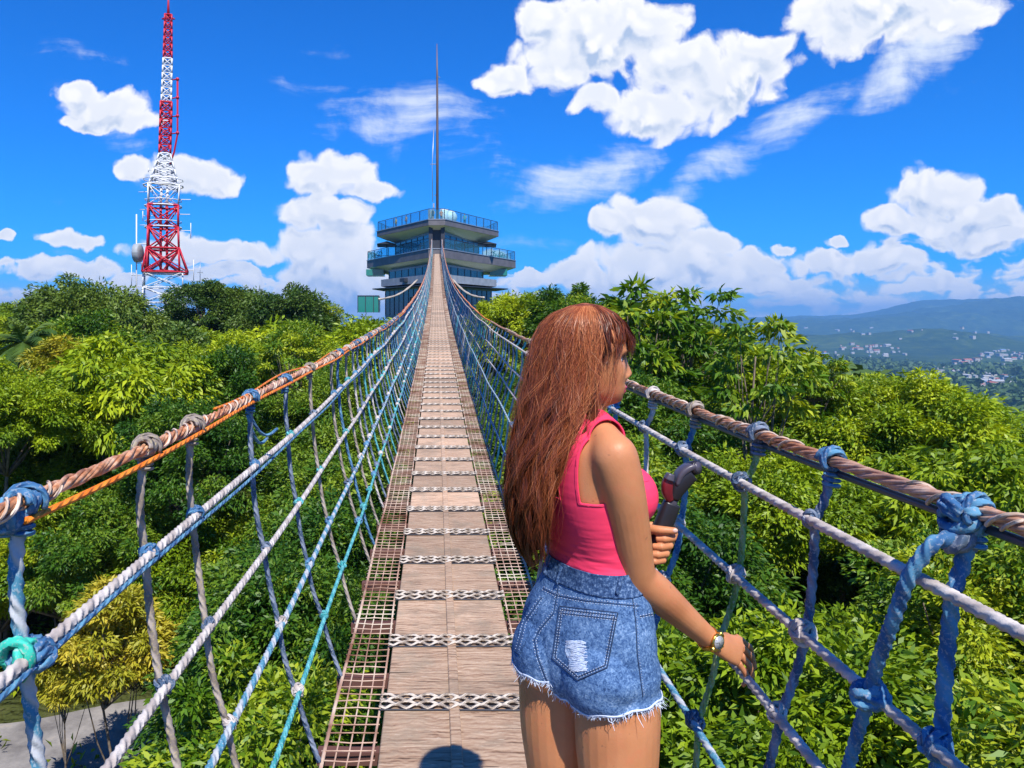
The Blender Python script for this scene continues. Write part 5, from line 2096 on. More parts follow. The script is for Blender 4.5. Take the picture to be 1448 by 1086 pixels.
def clip(V, Tr, f):
    """keep the part of a triangle mesh where f > 0, cutting triangles on the contour; also returns the cut vertices"""
    keep = f[Tr] > 0
    cnt = keep.sum(1)
    newV, newT, cache = [], [], {}
    base = len(V)

    def cut(a, b):
        k = (a, b) if a < b else (b, a)
        if k not in cache:
            t = f[a] / (f[a] - f[b])
            cache[k] = base + len(newV)
            newV.append(V[a] + (V[b] - V[a]) * t)
        return cache[k]
    for i in np.nonzero((cnt == 1) | (cnt == 2))[0]:
        tr, kp = Tr[i], keep[i]
        if cnt[i] == 1:
            j = int(np.nonzero(kp)[0][0])
            a, b, c = tr[j], tr[(j + 1) % 3], tr[(j + 2) % 3]
            newT.append((a, cut(a, b), cut(a, c)))
        else:
            j = int(np.nonzero(~kp)[0][0])
            a, b, c = tr[j], tr[(j + 1) % 3], tr[(j + 2) % 3]
            ab, ac = cut(a, b), cut(a, c)
            newT.append((ab, b, c))
            newT.append((ab, c, ac))
    T2 = np.concatenate([Tr[cnt == 3], np.array(newT, int).reshape(-1, 3)])
    V2 = np.concatenate([V, np.array(newV).reshape(-1, 3)]) if newV else V
    isnew = np.zeros(len(V2), bool)
    isnew[base:] = True
    used = np.unique(T2)
    mp = np.full(len(V2), -1)
    mp[used] = np.arange(len(used))
    return V2[used], mp[T2], isnew[used]


def shell(name, V, Tr, thick, mat, parent, offset=0.0, out=True):
    """open sheet given thickness: outer skin moved by offset, rim closed"""
    N = vnormals(V, Tr)
    outer, inner = V + N * (offset + thick), V + N * offset
    n = len(V)
    e = {}
    for tr in Tr:
        for a, b in ((tr[0], tr[1]), (tr[1], tr[2]), (tr[2], tr[0])):
            k = (min(a, b), max(a, b))
            e[k] = None if k in e else (a, b)
    rim = []
    for v in e.values():
        if v is not None:
            a, b = v
            rim += [(b, a, a + n), (b, a + n, b + n)]
    Fs = np.concatenate([Tr, Tr[:, ::-1] + n, np.array(rim, int).reshape(-1, 3)])
    me = np_mesh(name, np.concatenate([outer, inner]), Fs.astype(np.int32), mat)
    return link(name, me, parent)


# ---- torso
YC = 78.0
TORSO = [(0.808, 0.0, 0, 50, 0.110, 0.060, 0.062), (0.84, 0.0, 0, 50, 0.145, 0.082, 0.086), (0.875, 0.0, 0, 50, 0.160, 0.092, 0.095), (0.92, 0.0, 0, 50, 0.162, 0.095, 0.095),
         (0.98, 0.002, 0, 51, 0.155, 0.097, 0.090), (1.04, 0.014, 0, 56, 0.134, 0.093, 0.080), (1.10, 0.020, 0, 62, 0.113, 0.085, 0.072), (1.16, 0.016, 0, 69, 0.113, 0.086, 0.076),
         (1.22, 0.006, 0, 75, 0.129, 0.094, 0.086), (1.28, 0.0, 0, YC, 0.138, 0.098, 0.088), (1.33, -0.002, 0, YC, 0.143, 0.090, 0.086), (1.37, -0.004, 0, YC, 0.142, 0.078, 0.078),
         (1.395, -0.006, 0, YC, 0.128, 0.066, 0.066), (1.415, -0.008, 0, YC, 0.096, 0.056, 0.056), (1.435, -0.010, 0, YC, 0.060, 0.050, 0.050)]
PR, PF = rvec(50)
CR, CF = rvec(YC)
UP = np.array([0, 0, 1.0])


def torso_parts(mb, g=0.0):
    R_ = [(z, cx, cy, yaw, w + g, f + g, b_ + g) for (z, cx, cy, yaw, w, f, b_) in TORSO]
    loft_add(mb, smooth_rings(R_))
    for s in (-1, 1):
        ball(mb, PR * s * 0.074 - PF * 0.037 + UP * 0.885, (0.086 + g, 0.074 + g, 0.090 + g), [PR, PF, UP])
        ball(mb, CR * s * 0.066 + CF * 0.068 + UP * 1.265, (0.060 + g, 0.062 + g, 0.062 + g), [CR, CF, UP])


HIP = {s: PR * s * 0.084 + PF * 0.004 for s in (-1, 1)}


def leg_pts(s):
    h = HIP[s]
    k = h * np.array([1.05, 1.05, 0]) + PF * 0.015
    a = h * np.array([1.0, 1.0, 0]) - PF * 0.02
    return [tuple(h + UP * 0.90), tuple(h + UP * 0.80), tuple(h + UP * 0.70), tuple((h + k) / 2 + UP * 0.58), tuple(k + UP * 0.47), tuple(k + UP * 0.40), tuple((k + a) / 2 - PF * 0.018 + UP * 0.31), tuple(a + UP * 0.18), tuple(a + UP * 0.085)]


LEG_R = [0.085, 0.093, 0.089, 0.074, 0.056, 0.051, 0.056, 0.039, 0.034]

SH_R = np.array([0.036, -0.150, 1.368])
EL_R = np.array([0.098, -0.080, 1.098])
WR_R = np.array([0.290, 0.018, 0.920])
SH_L = np.array([-0.030, 0.150, 1.368])
EL_L = np.array([0.035, 0.215, 1.120])
WR_L = np.array([0.140, 0.105, 1.105])


def body():
    mb = MB()
    torso_parts(mb)
    # neck leaning a little
    limb(mb, [(-0.012, 0, 1.39), (-0.010, 0, 1.44), (-0.004, 0, 1.50)], [0.056, 0.050, 0.050])
    for s, pt in ((1, SH_R), (-1, SH_L)):
        limb(mb, [tuple(CR * s * 0.03 + UP * 1.425), tuple(CR * s * 0.09 + UP * 1.408), tuple(pt + UP * 0.008)], [0.030, 0.034, 0.038], 16)
    # arms
    limb(mb, [tuple(SH_R - CR * 0.012), tuple(SH_R * 0.8 + EL_R * 0.2), tuple(SH_R * 0.45 + EL_R * 0.55), tuple(EL_R)], [0.050, 0.0475, 0.0435, 0.0375], 24)
    mid = EL_R * 0.62 + WR_R * 0.38
    limb(mb, [tuple(EL_R), tuple(EL_R * 0.8 + WR_R * 0.2), tuple(mid), tuple(EL_R * 0.25 + WR_R * 0.75), tuple(WR_R)], [0.0375, 0.0395, 0.036, 0.0275, 0.0235], 24)
    limb(mb, [tuple(SH_L + CR * 0.012), tuple(SH_L * 0.45 + EL_L * 0.55), tuple(EL_L)], [0.049, 0.043, 0.036], 20)
    limb(mb, [tuple(EL_L), tuple(EL_L * 0.6 + WR_L * 0.4), tuple(WR_L)], [0.036, 0.034, 0.022], 20)
    # right hand resting over the rope
    f = np.array([0.78, 0.05, -0.62])
    f /= np.linalg.norm(f)
    s = np.array([0.34, 0.76, 0.55])
    s -= f * s.dot(f)
    s /= np.linalg.norm(s)
    n = np.cross(f, s)
    K_ = np.array([0.381, 0.074, 0.868])
    V, Fs = [], []
    path = smooth_rings([(*WR_R, 0.024, 0.020), (*(WR_R * 0.7 + K_ * 0.3), 0.030, 0.018), (*(WR_R * 0.35 + K_ * 0.65), 0.038, 0.0165), (*(K_ - f * 0.006), 0.041, 0.014)], 6)
    nn = 28
    for (x, y, z, w, th) in path:
        for j in range(nn):
            a = 2 * PI * j / nn
            V.append(tuple(np.array([x, y, z]) + s * w * math.cos(a) + n * th * math.sin(a)))
    kk = len(path)
    for i in range(kk - 1):
        for j in range(nn):
            Fs.append((i * nn + j, i * nn + (j + 1) % nn, (i + 1) * nn + (j + 1) % nn, (i + 1) * nn + j))
    Fs += [tuple(range(nn - 1, -1, -1)), tuple((kk - 1) * nn + j for j in range(nn))]
    mb.add(V, Fs)
    for off, L1, r, dz, sp in ((0.0315, 0.032, 0.0082, 0.000, 0.16), (0.0105, 0.036, 0.0086, 0.004, 0.05), (-0.0105, 0.034, 0.0081, 0.002, -0.08), (-0.030, 0.027, 0.0072, -0.003, -0.22)):
        m0 = K_ + s * off + n * dz
        ball(mb, m0, r * 1.12)
        d1 = f * 0.80 - n * 0.30 + s * sp + np.array([0.22, 0, -0.05])
        d1 /= np.linalg.norm(d1)
        d2 = np.array([0.30, 0.05, -0.95]) + s * sp * 0.5
        d3 = np.array([-0.75, 0.05, -0.70])
        p1 = m0 + d1 * L1
        p2 = p1 + d2 * L1 * 0.68
        p3 = p2 + d3 * L1 * 0.48
        base = m0 - f * 0.02
        mb.tube([tuple(base), tuple(m0), tuple(m0 * 0.5 + p1 * 0.5), tuple(p1), tuple(p1 * 0.5 + p2 * 0.5), tuple(p2), tuple(p3)], [r * 0.9, r * 1.05, r * 0.95, r * 1.02, r * 0.9, r * 0.92, r * 0.75], 14)
        ball(mb, p3, r * 0.76)
    # thumb on the far side, hooked under the rope
    limb(mb, [tuple(WR_R * 0.6 + K_ * 0.4 + s * 0.018 - n * 0.004), tuple(WR_R * 0.3 + K_ * 0.7 + s * 0.040 - n * 0.018), tuple(K_ * 0.95 + WR_R * 0.05 + s * 0.038 - n * 0.042), tuple(K_ + s * 0.030 - n * 0.062)], [0.014, 0.0115, 0.0095, 0.008], 14)
    # left hand closed round the handle
    ball(mb, (0.172, 0.084, 1.132), (0.030, 0.015, 0.042))
    limb(mb, [tuple(WR_L), (0.160, 0.090, 1.115)], [0.022, 0.020], 14)
    for k, z in enumerate((1.155, 1.137, 1.119, 1.103)):
        r = (0.0092, 0.0095, 0.0090, 0.0080)[k]
        ax = 0.184 + (z - 1.165) * 0.43
        mb.tube([(ax, 0.082, z), (ax + 0.026, 0.072, z), (ax + 0.036, 0.050, z - 0.001), (ax + 0.026, 0.026, z - 0.003), (ax + 0.004, 0.019, z - 0.004), (ax - 0.014, 0.024, z - 0.004)], [r, r * 1.08, r * 1.1, r * 1.0, r * 0.95, r * 0.75], 14)
    limb(mb, [(0.156, 0.080, 1.150), (0.150, 0.042, 1.168), (0.170, 0.018, 1.172), (0.206, 0.014, 1.171)], [0.014, 0.012, 0.0102, 0.0080], 14)
    for sd in (-1, 1):
        limb(mb, leg_pts(sd), LEG_R, 28)
        a = np.array(leg_pts(sd)[-1])
        limb(mb, [tuple(a - UP * 0.03 - PF * 0.02), tuple(a - UP * 0.05 + PF * 0.06), tuple(a - UP * 0.06 + PF * 0.13)], [0.032, 0.034, 0.028], 16)
    head(mb)
    return remesh(mb, 0.0021, 2)


HY = 93.0
HR, HF = rvec(HY)
HC = np.array([0.0, 0.0, 0.0])


def head(mb):
    tz = [1.456, 1.462, 1.472, 1.487, 1.50, 1.52, 1.55, 1.58, 1.60, 1.62, 1.645, 1.660, 1.668]
    Fd = [0.040, 0.066, 0.082, 0.086, 0.087, 0.087, 0.088, 0.092, 0.091, 0.084, 0.062, 0.036, 0.004]
    Bk = [0.000, 0.010, 0.022, 0.046, 0.060, 0.076, 0.088, 0.090, 0.088, 0.080, 0.058, 0.034, 0.004]
    Wd = [0.018, 0.032, 0.044, 0.056, 0.061, 0.067, 0.073, 0.075, 0.074, 0.067, 0.047, 0.027, 0.004]
    m, n = 90, 96
    zz = np.concatenate([np.linspace(1.456, 1.64, 70), np.linspace(1.642, 1.668, 20)])
    F_, B_, W_ = (np.interp(zz, tz, q) for q in (Fd, Bk, Wd))
    for q in (F_, B_, W_):
        for _ in range(4):
            q[1:-1] = (q[:-2] + 2 * q[1:-1] + q[2:]) / 4
    V = []
    for i, z in enumerate(zz):
        for j in range(n):
            a = 2 * PI * j / n
            ca, sa = math.cos(a), math.sin(a)
            p = 2.25
            sx = W_[i] * math.copysign(abs(ca) ** (2 / p), ca)
            fy = (F_[i] if sa > 0 else B_[i]) * math.copysign(abs(sa) ** (2 / p), sa)
            if sa > 0:
                g = lambda c, w: math.exp(-((sx - c) / w) ** 2)
                h = lambda c, w: math.exp(-((z - c) / w) ** 2)
                nose = np.interp(z, [1.514, 1.521, 1.5275, 1.533, 1.545, 1.560, 1.575], [0, 0.008, 0.0165, 0.0175, 0.012, 0.005, 0])
                fy += nose * g(0, 0.0105) + 0.006 * h(1.524, 0.006) * (g(0.012, 0.006) + g(-0.012, 0.006))
                fy -= 0.010 * h(1.566, 0.011) * (g(0.031, 0.015) + g(-0.031, 0.015))
                fy += 0.003 * h(1.582, 0.007) * (g(0.028, 0.018) + g(-0.028, 0.018))
                fy += 0.0075 * h(1.5005, 0.0042) * g(0, 0.018) + 0.0070 * h(1.4905, 0.0048) * g(0, 0.016)
                fy -= 0.0035 * h(1.4955, 0.0022) * g(0, 0.020) + 0.004 * h(1.482, 0.005) * g(0, 0.02)
                fy += 0.005 * h(1.470, 0.007) * g(0, 0.016)
                fy += 0.004 * h(1.535, 0.018) * (g(0.040, 0.014) + g(-0.040, 0.014))
            q = HC + HR * sx + HF * fy
            V.append((q[0], q[1], z))
    Fs = [(i * n + j, i * n + (j + 1) % n, (i + 1) * n + (j + 1) % n, (i + 1) * n + j) for i in range(len(zz) - 1) for j in range(n)]
    Fs += [tuple(range(n - 1, -1, -1)), tuple((len(zz) - 1) * n + j for j in range(n))]
    mb.add(V, Fs)
    for s in (-1, 1):       # ears
        ball(mb, HC + HR * s * 0.076 - HF * 0.008 + UP * 1.545, (0.008, 0.016, 0.028), [HR, HF, UP])


bm_ = body()
BV, BT = mesh_np(bm_)


def relax(V, Tr, wt, it):
    E = np.unique(np.sort(np.concatenate([Tr[:, [0, 1]], Tr[:, [1, 2]], Tr[:, [2, 0]]]), axis=1), axis=0)
    act = (wt[E[:, 0]] > 0) | (wt[E[:, 1]] > 0)
    E = E[act]
    deg = np.bincount(E.ravel(), minlength=len(V)).astype(float)
    deg[deg == 0] = 1
    for _ in range(it):
        S = np.zeros_like(V)
        for c in range(3):
            S[:, c] = np.bincount(E[:, 0], V[E[:, 1], c], len(V)) + np.bincount(E[:, 1], V[E[:, 0], c], len(V))
        V = V + (S / deg[:, None] - V) * (wt * 0.9)[:, None]
    return V


def near(V, c, r):
    return np.clip(1.6 - np.linalg.norm(V - np.array(c), axis=1) / r, 0, 1)


for (c, r, it) in ((SH_R + UP * 0.02, 0.085, 70), (SH_L + UP * 0.02, 0.085, 50), (EL_R, 0.055, 40), (WR_R, 0.022, 14), (EL_L, 0.05, 30), (WR_L, 0.03, 14), ((0, 0, 1.43), 0.075, 40)):
    BV = relax(BV, BT, near(BV, c, r), it)
q = BV - HC
qs, qf = q @ HR, q @ HF
cen = BV[BT].mean(1)
cs_, cf_ = cen @ HR, cen @ HF
lipm = (np.abs(cs_) < 0.024 - np.abs(cen[:, 2] - 1.495) * 0.9) & (cen[:, 2] > 1.4845) & (cen[:, 2] < 1.5055) & (cf_ > 0.074)
woman = link('person', np_mesh('person', BV, BT.astype(np.int32), [M['body_skin'], M['lips']], mi=lipm.astype(int)), None, tuple(PO))
tag(woman, 'woman with long auburn hair, pink sleeveless top and denim shorts, one hand on a rope', 'person')

# eyes, brows, lashes
for s in (-1, 1):
    mb = MB()
    c = HC + HR * s * 0.031 + HF * 0.0672 + UP * 1.5655
    mb.sphere(c, 0.0108, 18, 12)
    e = mb.build('eye', material('eye white', (0.75, 0.72, 0.70), 0.2), woman)
    mb = MB()
    mb.sphere(c + HF * 0.0066 + HR * s * 0.001, 0.0054, 14, 9)
    mb.build('iris', material('dark brown iris', (0.03, 0.015, 0.01), 0.15), e)
    mb = MB()
    for k in range(16):
        a = (k / 15 - 0.5) * 1.9
        b0 = c + HR * math.sin(a) * 0.0112 + HF * math.cos(a) * 0.0112 + UP * 0.0035 * math.cos(a)
        d = HR * math.sin(a) * 0.5 + HF * 0.9 + UP * 0.55
        mb.tube([tuple(b0), tuple(b0 + d * 0.0035), tuple(b0 + d * 0.0060 + UP * 0.002)], [0.0006, 0.0005, 0.0002], 4)
    mb.tube([tuple(c + HR * math.sin(a) * 0.0114 + HF * math.cos(a) * 0.0116 + UP * 0.0036 * math.cos(a)) for a in np.linspace(-1.05, 1.05, 12)], 0.0009, 5)
    mb.build('eyelashes', M['dark_frame'], woman)
    mb = MB()
    mb.tube([tuple(HC + HR * s * (0.014 + 0.034 * t) + HF * (0.0935 - 0.012 * t - 0.010 * t * t) + UP * (1.582 + 0.006 * math.sin(PI * t * 0.8))) for t in np.linspace(0, 1, 10)], [0.0012 + 0.0012 * math.sin(PI * t) for t in np.linspace(0, 1, 10)], 6)
    mb.build('eyebrow', material('brow', (0.10, 0.035, 0.02), 0.8), woman)

# ---- pink top
tm_ = MB()
torso_parts(tm_, 0.002)
for s, pt in ((1, SH_R), (-1, SH_L)):
    limb(tm_, [tuple(CR * s * 0.03 + UP * 1.426), tuple(CR * s * 0.09 + UP * 1.409), tuple(pt + UP * 0.008)], [0.032, 0.036, 0.040], 16)
TV, TT = mesh_np(remesh(tm_, 0.0035, 4))
s_, q_, z_ = np.abs(TV @ CR), TV @ CF, TV[:, 2]
zline = 1.268 + 0.040 * sstep(q_, -0.03, 0.07) + 0.010 * (q_ < 0) * (s_ / 0.12) * 0
band = zline - z_
strap = np.minimum(0.0265 - np.abs(s_ - (0.086 + 0.05 * (1.42 - np.minimum(z_, 1.42)) * 0)), z_ - 1.20)
keep = np.minimum(z_ - (1.083 + 0.004 * np.sin(np.arctan2(TV[:, 1], TV[:, 0]) * 3)), np.maximum(band, strap))
v, t_, _ = clip(TV, TT, keep)
top_o = shell('sleeveless_top', v, t_, 0.0030, M['pink'], woman, 0.0022)
# piping along the edges: narrow raised hems
for nm, zone in (('neck_piping', z_ - 1.15), ('hem_piping', 1.15 - z_)):
    v, t_, _ = clip(TV, TT, np.minimum(np.minimum(keep, 0.0055 - keep), zone))
    shell(nm, v, t_, 0.0012, M['pink'], top_o, 0.0048)

# ---- denim shorts
sm_ = MB()
R_ = [(z, cx, cy, yaw, w + 0.007, f + 0.007, b_ + 0.007) for (z, cx, cy, yaw, w, f, b_) in TORSO if 0.80 < z < 1.17]
loft_add(sm_, smooth_rings(R_))
for s in (-1, 1):
    ball(sm_, PR * s * 0.074 - PF * 0.037 + UP * 0.885, (0.092, 0.080, 0.096), [PR, PF, UP])
    h = HIP[s] - PF * 0.002
    limb(sm_, [tuple(h + UP * 0.92), tuple(h + UP * 0.84), tuple(h * 1.02 + UP * 0.79), tuple(h * 1.04 + UP * 0.70)], [0.087, 0.094, 0.097, 0.100], 32)
SV, ST_ = mesh_np(remesh(sm_, 0.0035, 5))
# soft folds at the sides and below the seat
N = vnormals(SV, ST_)
sp, sf = SV @ PR, SV @ PF
fold = 0.0028 * np.sin(SV[:, 2] * 95 + sp * 30) * np.exp(-((SV[:, 2] - 0.86) / 0.05) ** 2) * sstep(sp, 0.09, 0.15)
fold += 0.0016 * (fbm(sp * 40 + 7, SV[:, 2] * 40, 3, 3) - 0.5) * 2
SV = SV + N * fold[:, None]
hem = 0.822 + 0.22 * np.maximum(0, np.abs(sp + 0.01) - 0.085) + 0.03 * (sp < -0.02) + 0.002 * np.sin(np.arctan2(sf, sp) * 17)
keep = np.minimum(1.110 - SV[:, 2], SV[:, 2] - hem)
v, t_, new = clip(SV, ST_, keep)
shorts = shell('denim_shorts', v, t_, 0.0022, M['denim'], woman, 0.0)
rimv = v[new & (v[:, 2] < 0.9)]
rng_ = np.random.default_rng(4)
mb = MB()
for p in rimv[rng_.choice(len(rimv), min(1500, len(rimv) * 2), replace=True)]:
    L_ = rng_.uniform(0.004, 0.011) * (2.4 if rng_.uniform() < 0.05 else 1)
    d = np.array([rng_.normal(0, 0.5), rng_.normal(0, 0.5), -1.0])
    p = p + rng_.normal(0, 0.0015, 3) + UP * 0.002
    mb.tube([tuple(p), tuple(p + d * L_ * 0.5 + rng_.normal(0, 0.0012, 3)), tuple(p + d * L_ + rng_.normal(0, 0.0025, 3))], [0.0007, 0.0006, 0.0003], 3, cap=False)
mb.build('frayed_hem', M['fray'], shorts)
# white roll of fray along the edge
v2, t2, _ = clip(SV, ST_, np.minimum(keep, 0.0045 - (SV[:, 2] - hem)))
shell('hem_edge', v2, t2, 0.0018, M['fray'], shorts, 0.0020)

SB = BVHTree.FromPolygons([tuple(p) for p in (SV + N * 0.0022)], [tuple(t) for t in ST_])
camL = Vector(cam.location) - PO


def on_shorts(px, py, lift=0.001):
    d = (at(px, py, 1.7) - Vector(cam.location)).normalized()
    hit = SB.ray_cast(camL, d)
    if hit[0] is None:
        return None
    return np.array(hit[0] + hit[1] * lift)


def seam(poly, gap=2.6, stitch=True, welt=True, name='seam', offs=(-1, 1)):
    """a sewn line laid on the cloth"""
    P = []
    for (a, b) in zip(poly[:-1], poly[1:]):
        a, b = np.array(a, float), np.array(b, float)
        k = max(2, int(np.linalg.norm(b - a) / 2))
        for t in np.linspace(0, 1, k, endpoint=False):
            P.append(a + (b - a) * t)
    P.append(np.array(poly[-1], float))
    P = np.array(P)
    o = None
    if welt:
        Q = [h for h in (on_shorts(*p, 0.0) for p in P) if h is not None]
        if len(Q) > 2:
            mb = MB()
            mb.tube(Q, 0.0013, 5)
            o = mb.build(name, M['denim_dark'], shorts)
    if stitch:
        mb = MB()
        Tn = np.gradient(P, axis=0)
        Tn /= np.linalg.norm(Tn, axis=1)[:, None]
        Nn = np.stack([-Tn[:, 1], Tn[:, 0]], -1)
        for sg in offs:
            for i in range(0, len(P) - 1, 2):
                a, b = on_shorts(*(P[i] + Nn[i] * gap * sg), 0.0006), on_shorts(*(P[i] * 0.3 + P[min(i + 1, len(P) - 1)] * 0.7 + Nn[i] * gap * sg), 0.0006)
                if a is not None and b is not None and np.linalg.norm(a - b) < 0.01:
                    mb.tube([a, b], 0.0007, 4)
        if mb.V:
            mb.build('stitching', M['stitch'], shorts)


def patch(name, poly, thick, mat, parent):
    """cloth piece whose outline is given as seen; sits on the shorts"""
    W = SV + np.array(PO)
    px = VX + (W[:, 0] - CAMX) / W[:, 1] * F
    py = VY - W[:, 2] / W[:, 1] * F
    view = SV - np.array(camL)
    front = (N * view).sum(1) < 0
    pts = np.stack([px, py], -1)
    n = len(poly)
    f = np.full(len(SV), 1e9)
    inside = np.zeros(len(SV), bool)
    for i in range(n):
        a, b = np.array(poly[i], float), np.array(poly[(i + 1) % n], float)
        e = b - a
        t = np.clip(((pts - a) @ e) / (e @ e), 0, 1)
        f = np.minimum(f, np.linalg.norm(pts - a - t[:, None] * e, axis=1))
        c = ((a[1] > py) != (b[1] > py)) & (px < (b[0] - a[0]) * (py - a[1]) / (b[1] - a[1] + 1e-12) + a[0])
        inside ^= c
    f = np.where(inside & front, f, -f)
    f = np.where(~front, -np.abs(f) - 1, f)
    v, t_, _ = clip(SV, ST_, f)
    if len(t_) < 4:
        return None
    return shell(name, v, t_, thick, mat, parent, 0.0021)


POCK = [(791.5, 857), (873.5, 866.5), (858.5, 944), (817, 962), (781, 931)]
pk = patch('back_pocket', POCK, 0.0016, M['denim'], shorts)
shr = lambda poly, k: [(np.mean([p[0] for p in poly]) * k + x * (1 - k), np.mean([p[1] for p in poly]) * k + y * (1 - k)) for (x, y) in poly]
SB = BVHTree.FromPolygons([tuple(p) for p in (SV + N * 0.0036)], [tuple(t) for t in ST_])
inner = shr(POCK, 0.09)
seam(POCK + [POCK[0]], welt=True, stitch=False)
seam(inner + [inner[0]], gap=1.6)
seam([(793, 867), (872, 876)], gap=1.6)
pk2 = patch('back_pocket', [(767, 846), (757, 846), (738, 880), (730, 922), (736, 926), (752, 890)], 0.0016, M['denim'], shorts)
seam([(766, 845), (742, 880), (731, 921)])
# torn patch on the pocket
rg = random.Random(5)
mb = MB()
for k in range(46):
    y = 907 + (k % 23) * 1.9
    blk = (y - 905) % 17
    x0, x1 = 802 + rg.uniform(-3, 4) + (y - 905) * 0.12, 824 + rg.uniform(-4, 5) + (y - 905) * 0.10
    if blk > 12:
        x0 += 5
    Q = [on_shorts(x0 + (x1 - x0) * t, y + rg.uniform(-0.8, 0.8), 0.0008 + 0.0006 * math.sin(PI * t)) for t in np.linspace(0, 1, 7)]
    Q = [q for q in Q if q is not None]
    if len(Q) > 3:
        mb.tube(Q, 0.0007, 4)
tp = patch('torn_patch', [(801, 906), (825, 905), (824, 918), (820, 922), (826, 930), (830, 947), (808, 950), (806, 935), (800, 921)], 0.0019, material('pale worn denim', rough=0.9, fn=lambda t, b: t.put(b.inputs['Base Color'], t.ramp(t.noise(t.node('ShaderNodeTexCoord').outputs['Object'], 120, 3, 0.6), [(0.4, (0.12, 0.22, 0.42)), (0.6, (0.55, 0.66, 0.82))]))), shorts)
mb.build('torn_threads', M['fray'], shorts)
SB = BVHTree.FromPolygons([tuple(p) for p in (SV + N * 0.0022)], [tuple(t) for t in ST_])
# waistband
wb = np.minimum(SV[:, 2] - (1.066 + 0.03 * (sp > 0) * 0), 1.1125 - SV[:, 2])
v, t_, _ = clip(SV, ST_, wb)
shell('waistband', v, t_, 0.0024, M['denim_band'], shorts, 0.0021)
for (a, b) in (((796, 801), (789, 826)), ((877, 816), (872, 840)), ((776, 797), (772, 812))):
    Q = [on_shorts(a[0] + (b[0] - a[0]) * t, a[1] + (b[1] - a[1]) * t, 0.004) for t in np.linspace(0, 1, 6)]
    Q = [q for q in Q if q is not None]
    if len(Q) > 3:
        m2 = MB()
        m2.tube(Q, 0.0042, 8)
        m2.build('belt_loop', M['denim_band'], shorts)
seam([(768, 832), (788, 842), (830, 850), (903, 857)], gap=2.4)
seam([(790, 829), (783, 867), (762, 892), (756, 905), (760, 928), (775, 968)], gap=2.4)
seam([(893, 836), (899, 880), (901, 925), (909, 985)], gap=2.2, offs=(-1,))
seam([(776, 812), (800, 820), (850, 831), (905, 836)], gap=1.8, offs=(1,), welt=False)
seam([(905, 872), (925, 868)], gap=1.6)

# ---- hair
HZ = [1.690, 1.684, 1.668, 1.645, 1.610, 1.578, 1.545, 1.510, 1.460, 1.418, 1.380, 1.338, 1.258, 1.178, 1.130, 1.090]
HCX = [0.000, 0.000, -0.002, -0.004, -0.006, -0.010, -0.015, -0.021, -0.038, -0.055, -0.076, -0.098, -0.110, -0.114, -0.110, -0.103]
HRX = [0.006, 0.036, 0.070, 0.091, 0.106, 0.110, 0.112, 0.113, 0.108, 0.098, 0.086, 0.073, 0.068, 0.056, 0.040, 0.018]
HRY = [0.006, 0.034, 0.060, 0.075, 0.084, 0.088, 0.091, 0.095, 0.105, 0.108, 0.112, 0.115, 0.115, 0.098, 0.070, 0.035]
HZa = np.array(HZ[::-1])


def hring(z):
    return (np.interp(z, HZa, HCX[::-1]), np.interp(z, HZa, HRX[::-1]), np.interp(z, HZa, HRY[::-1]))


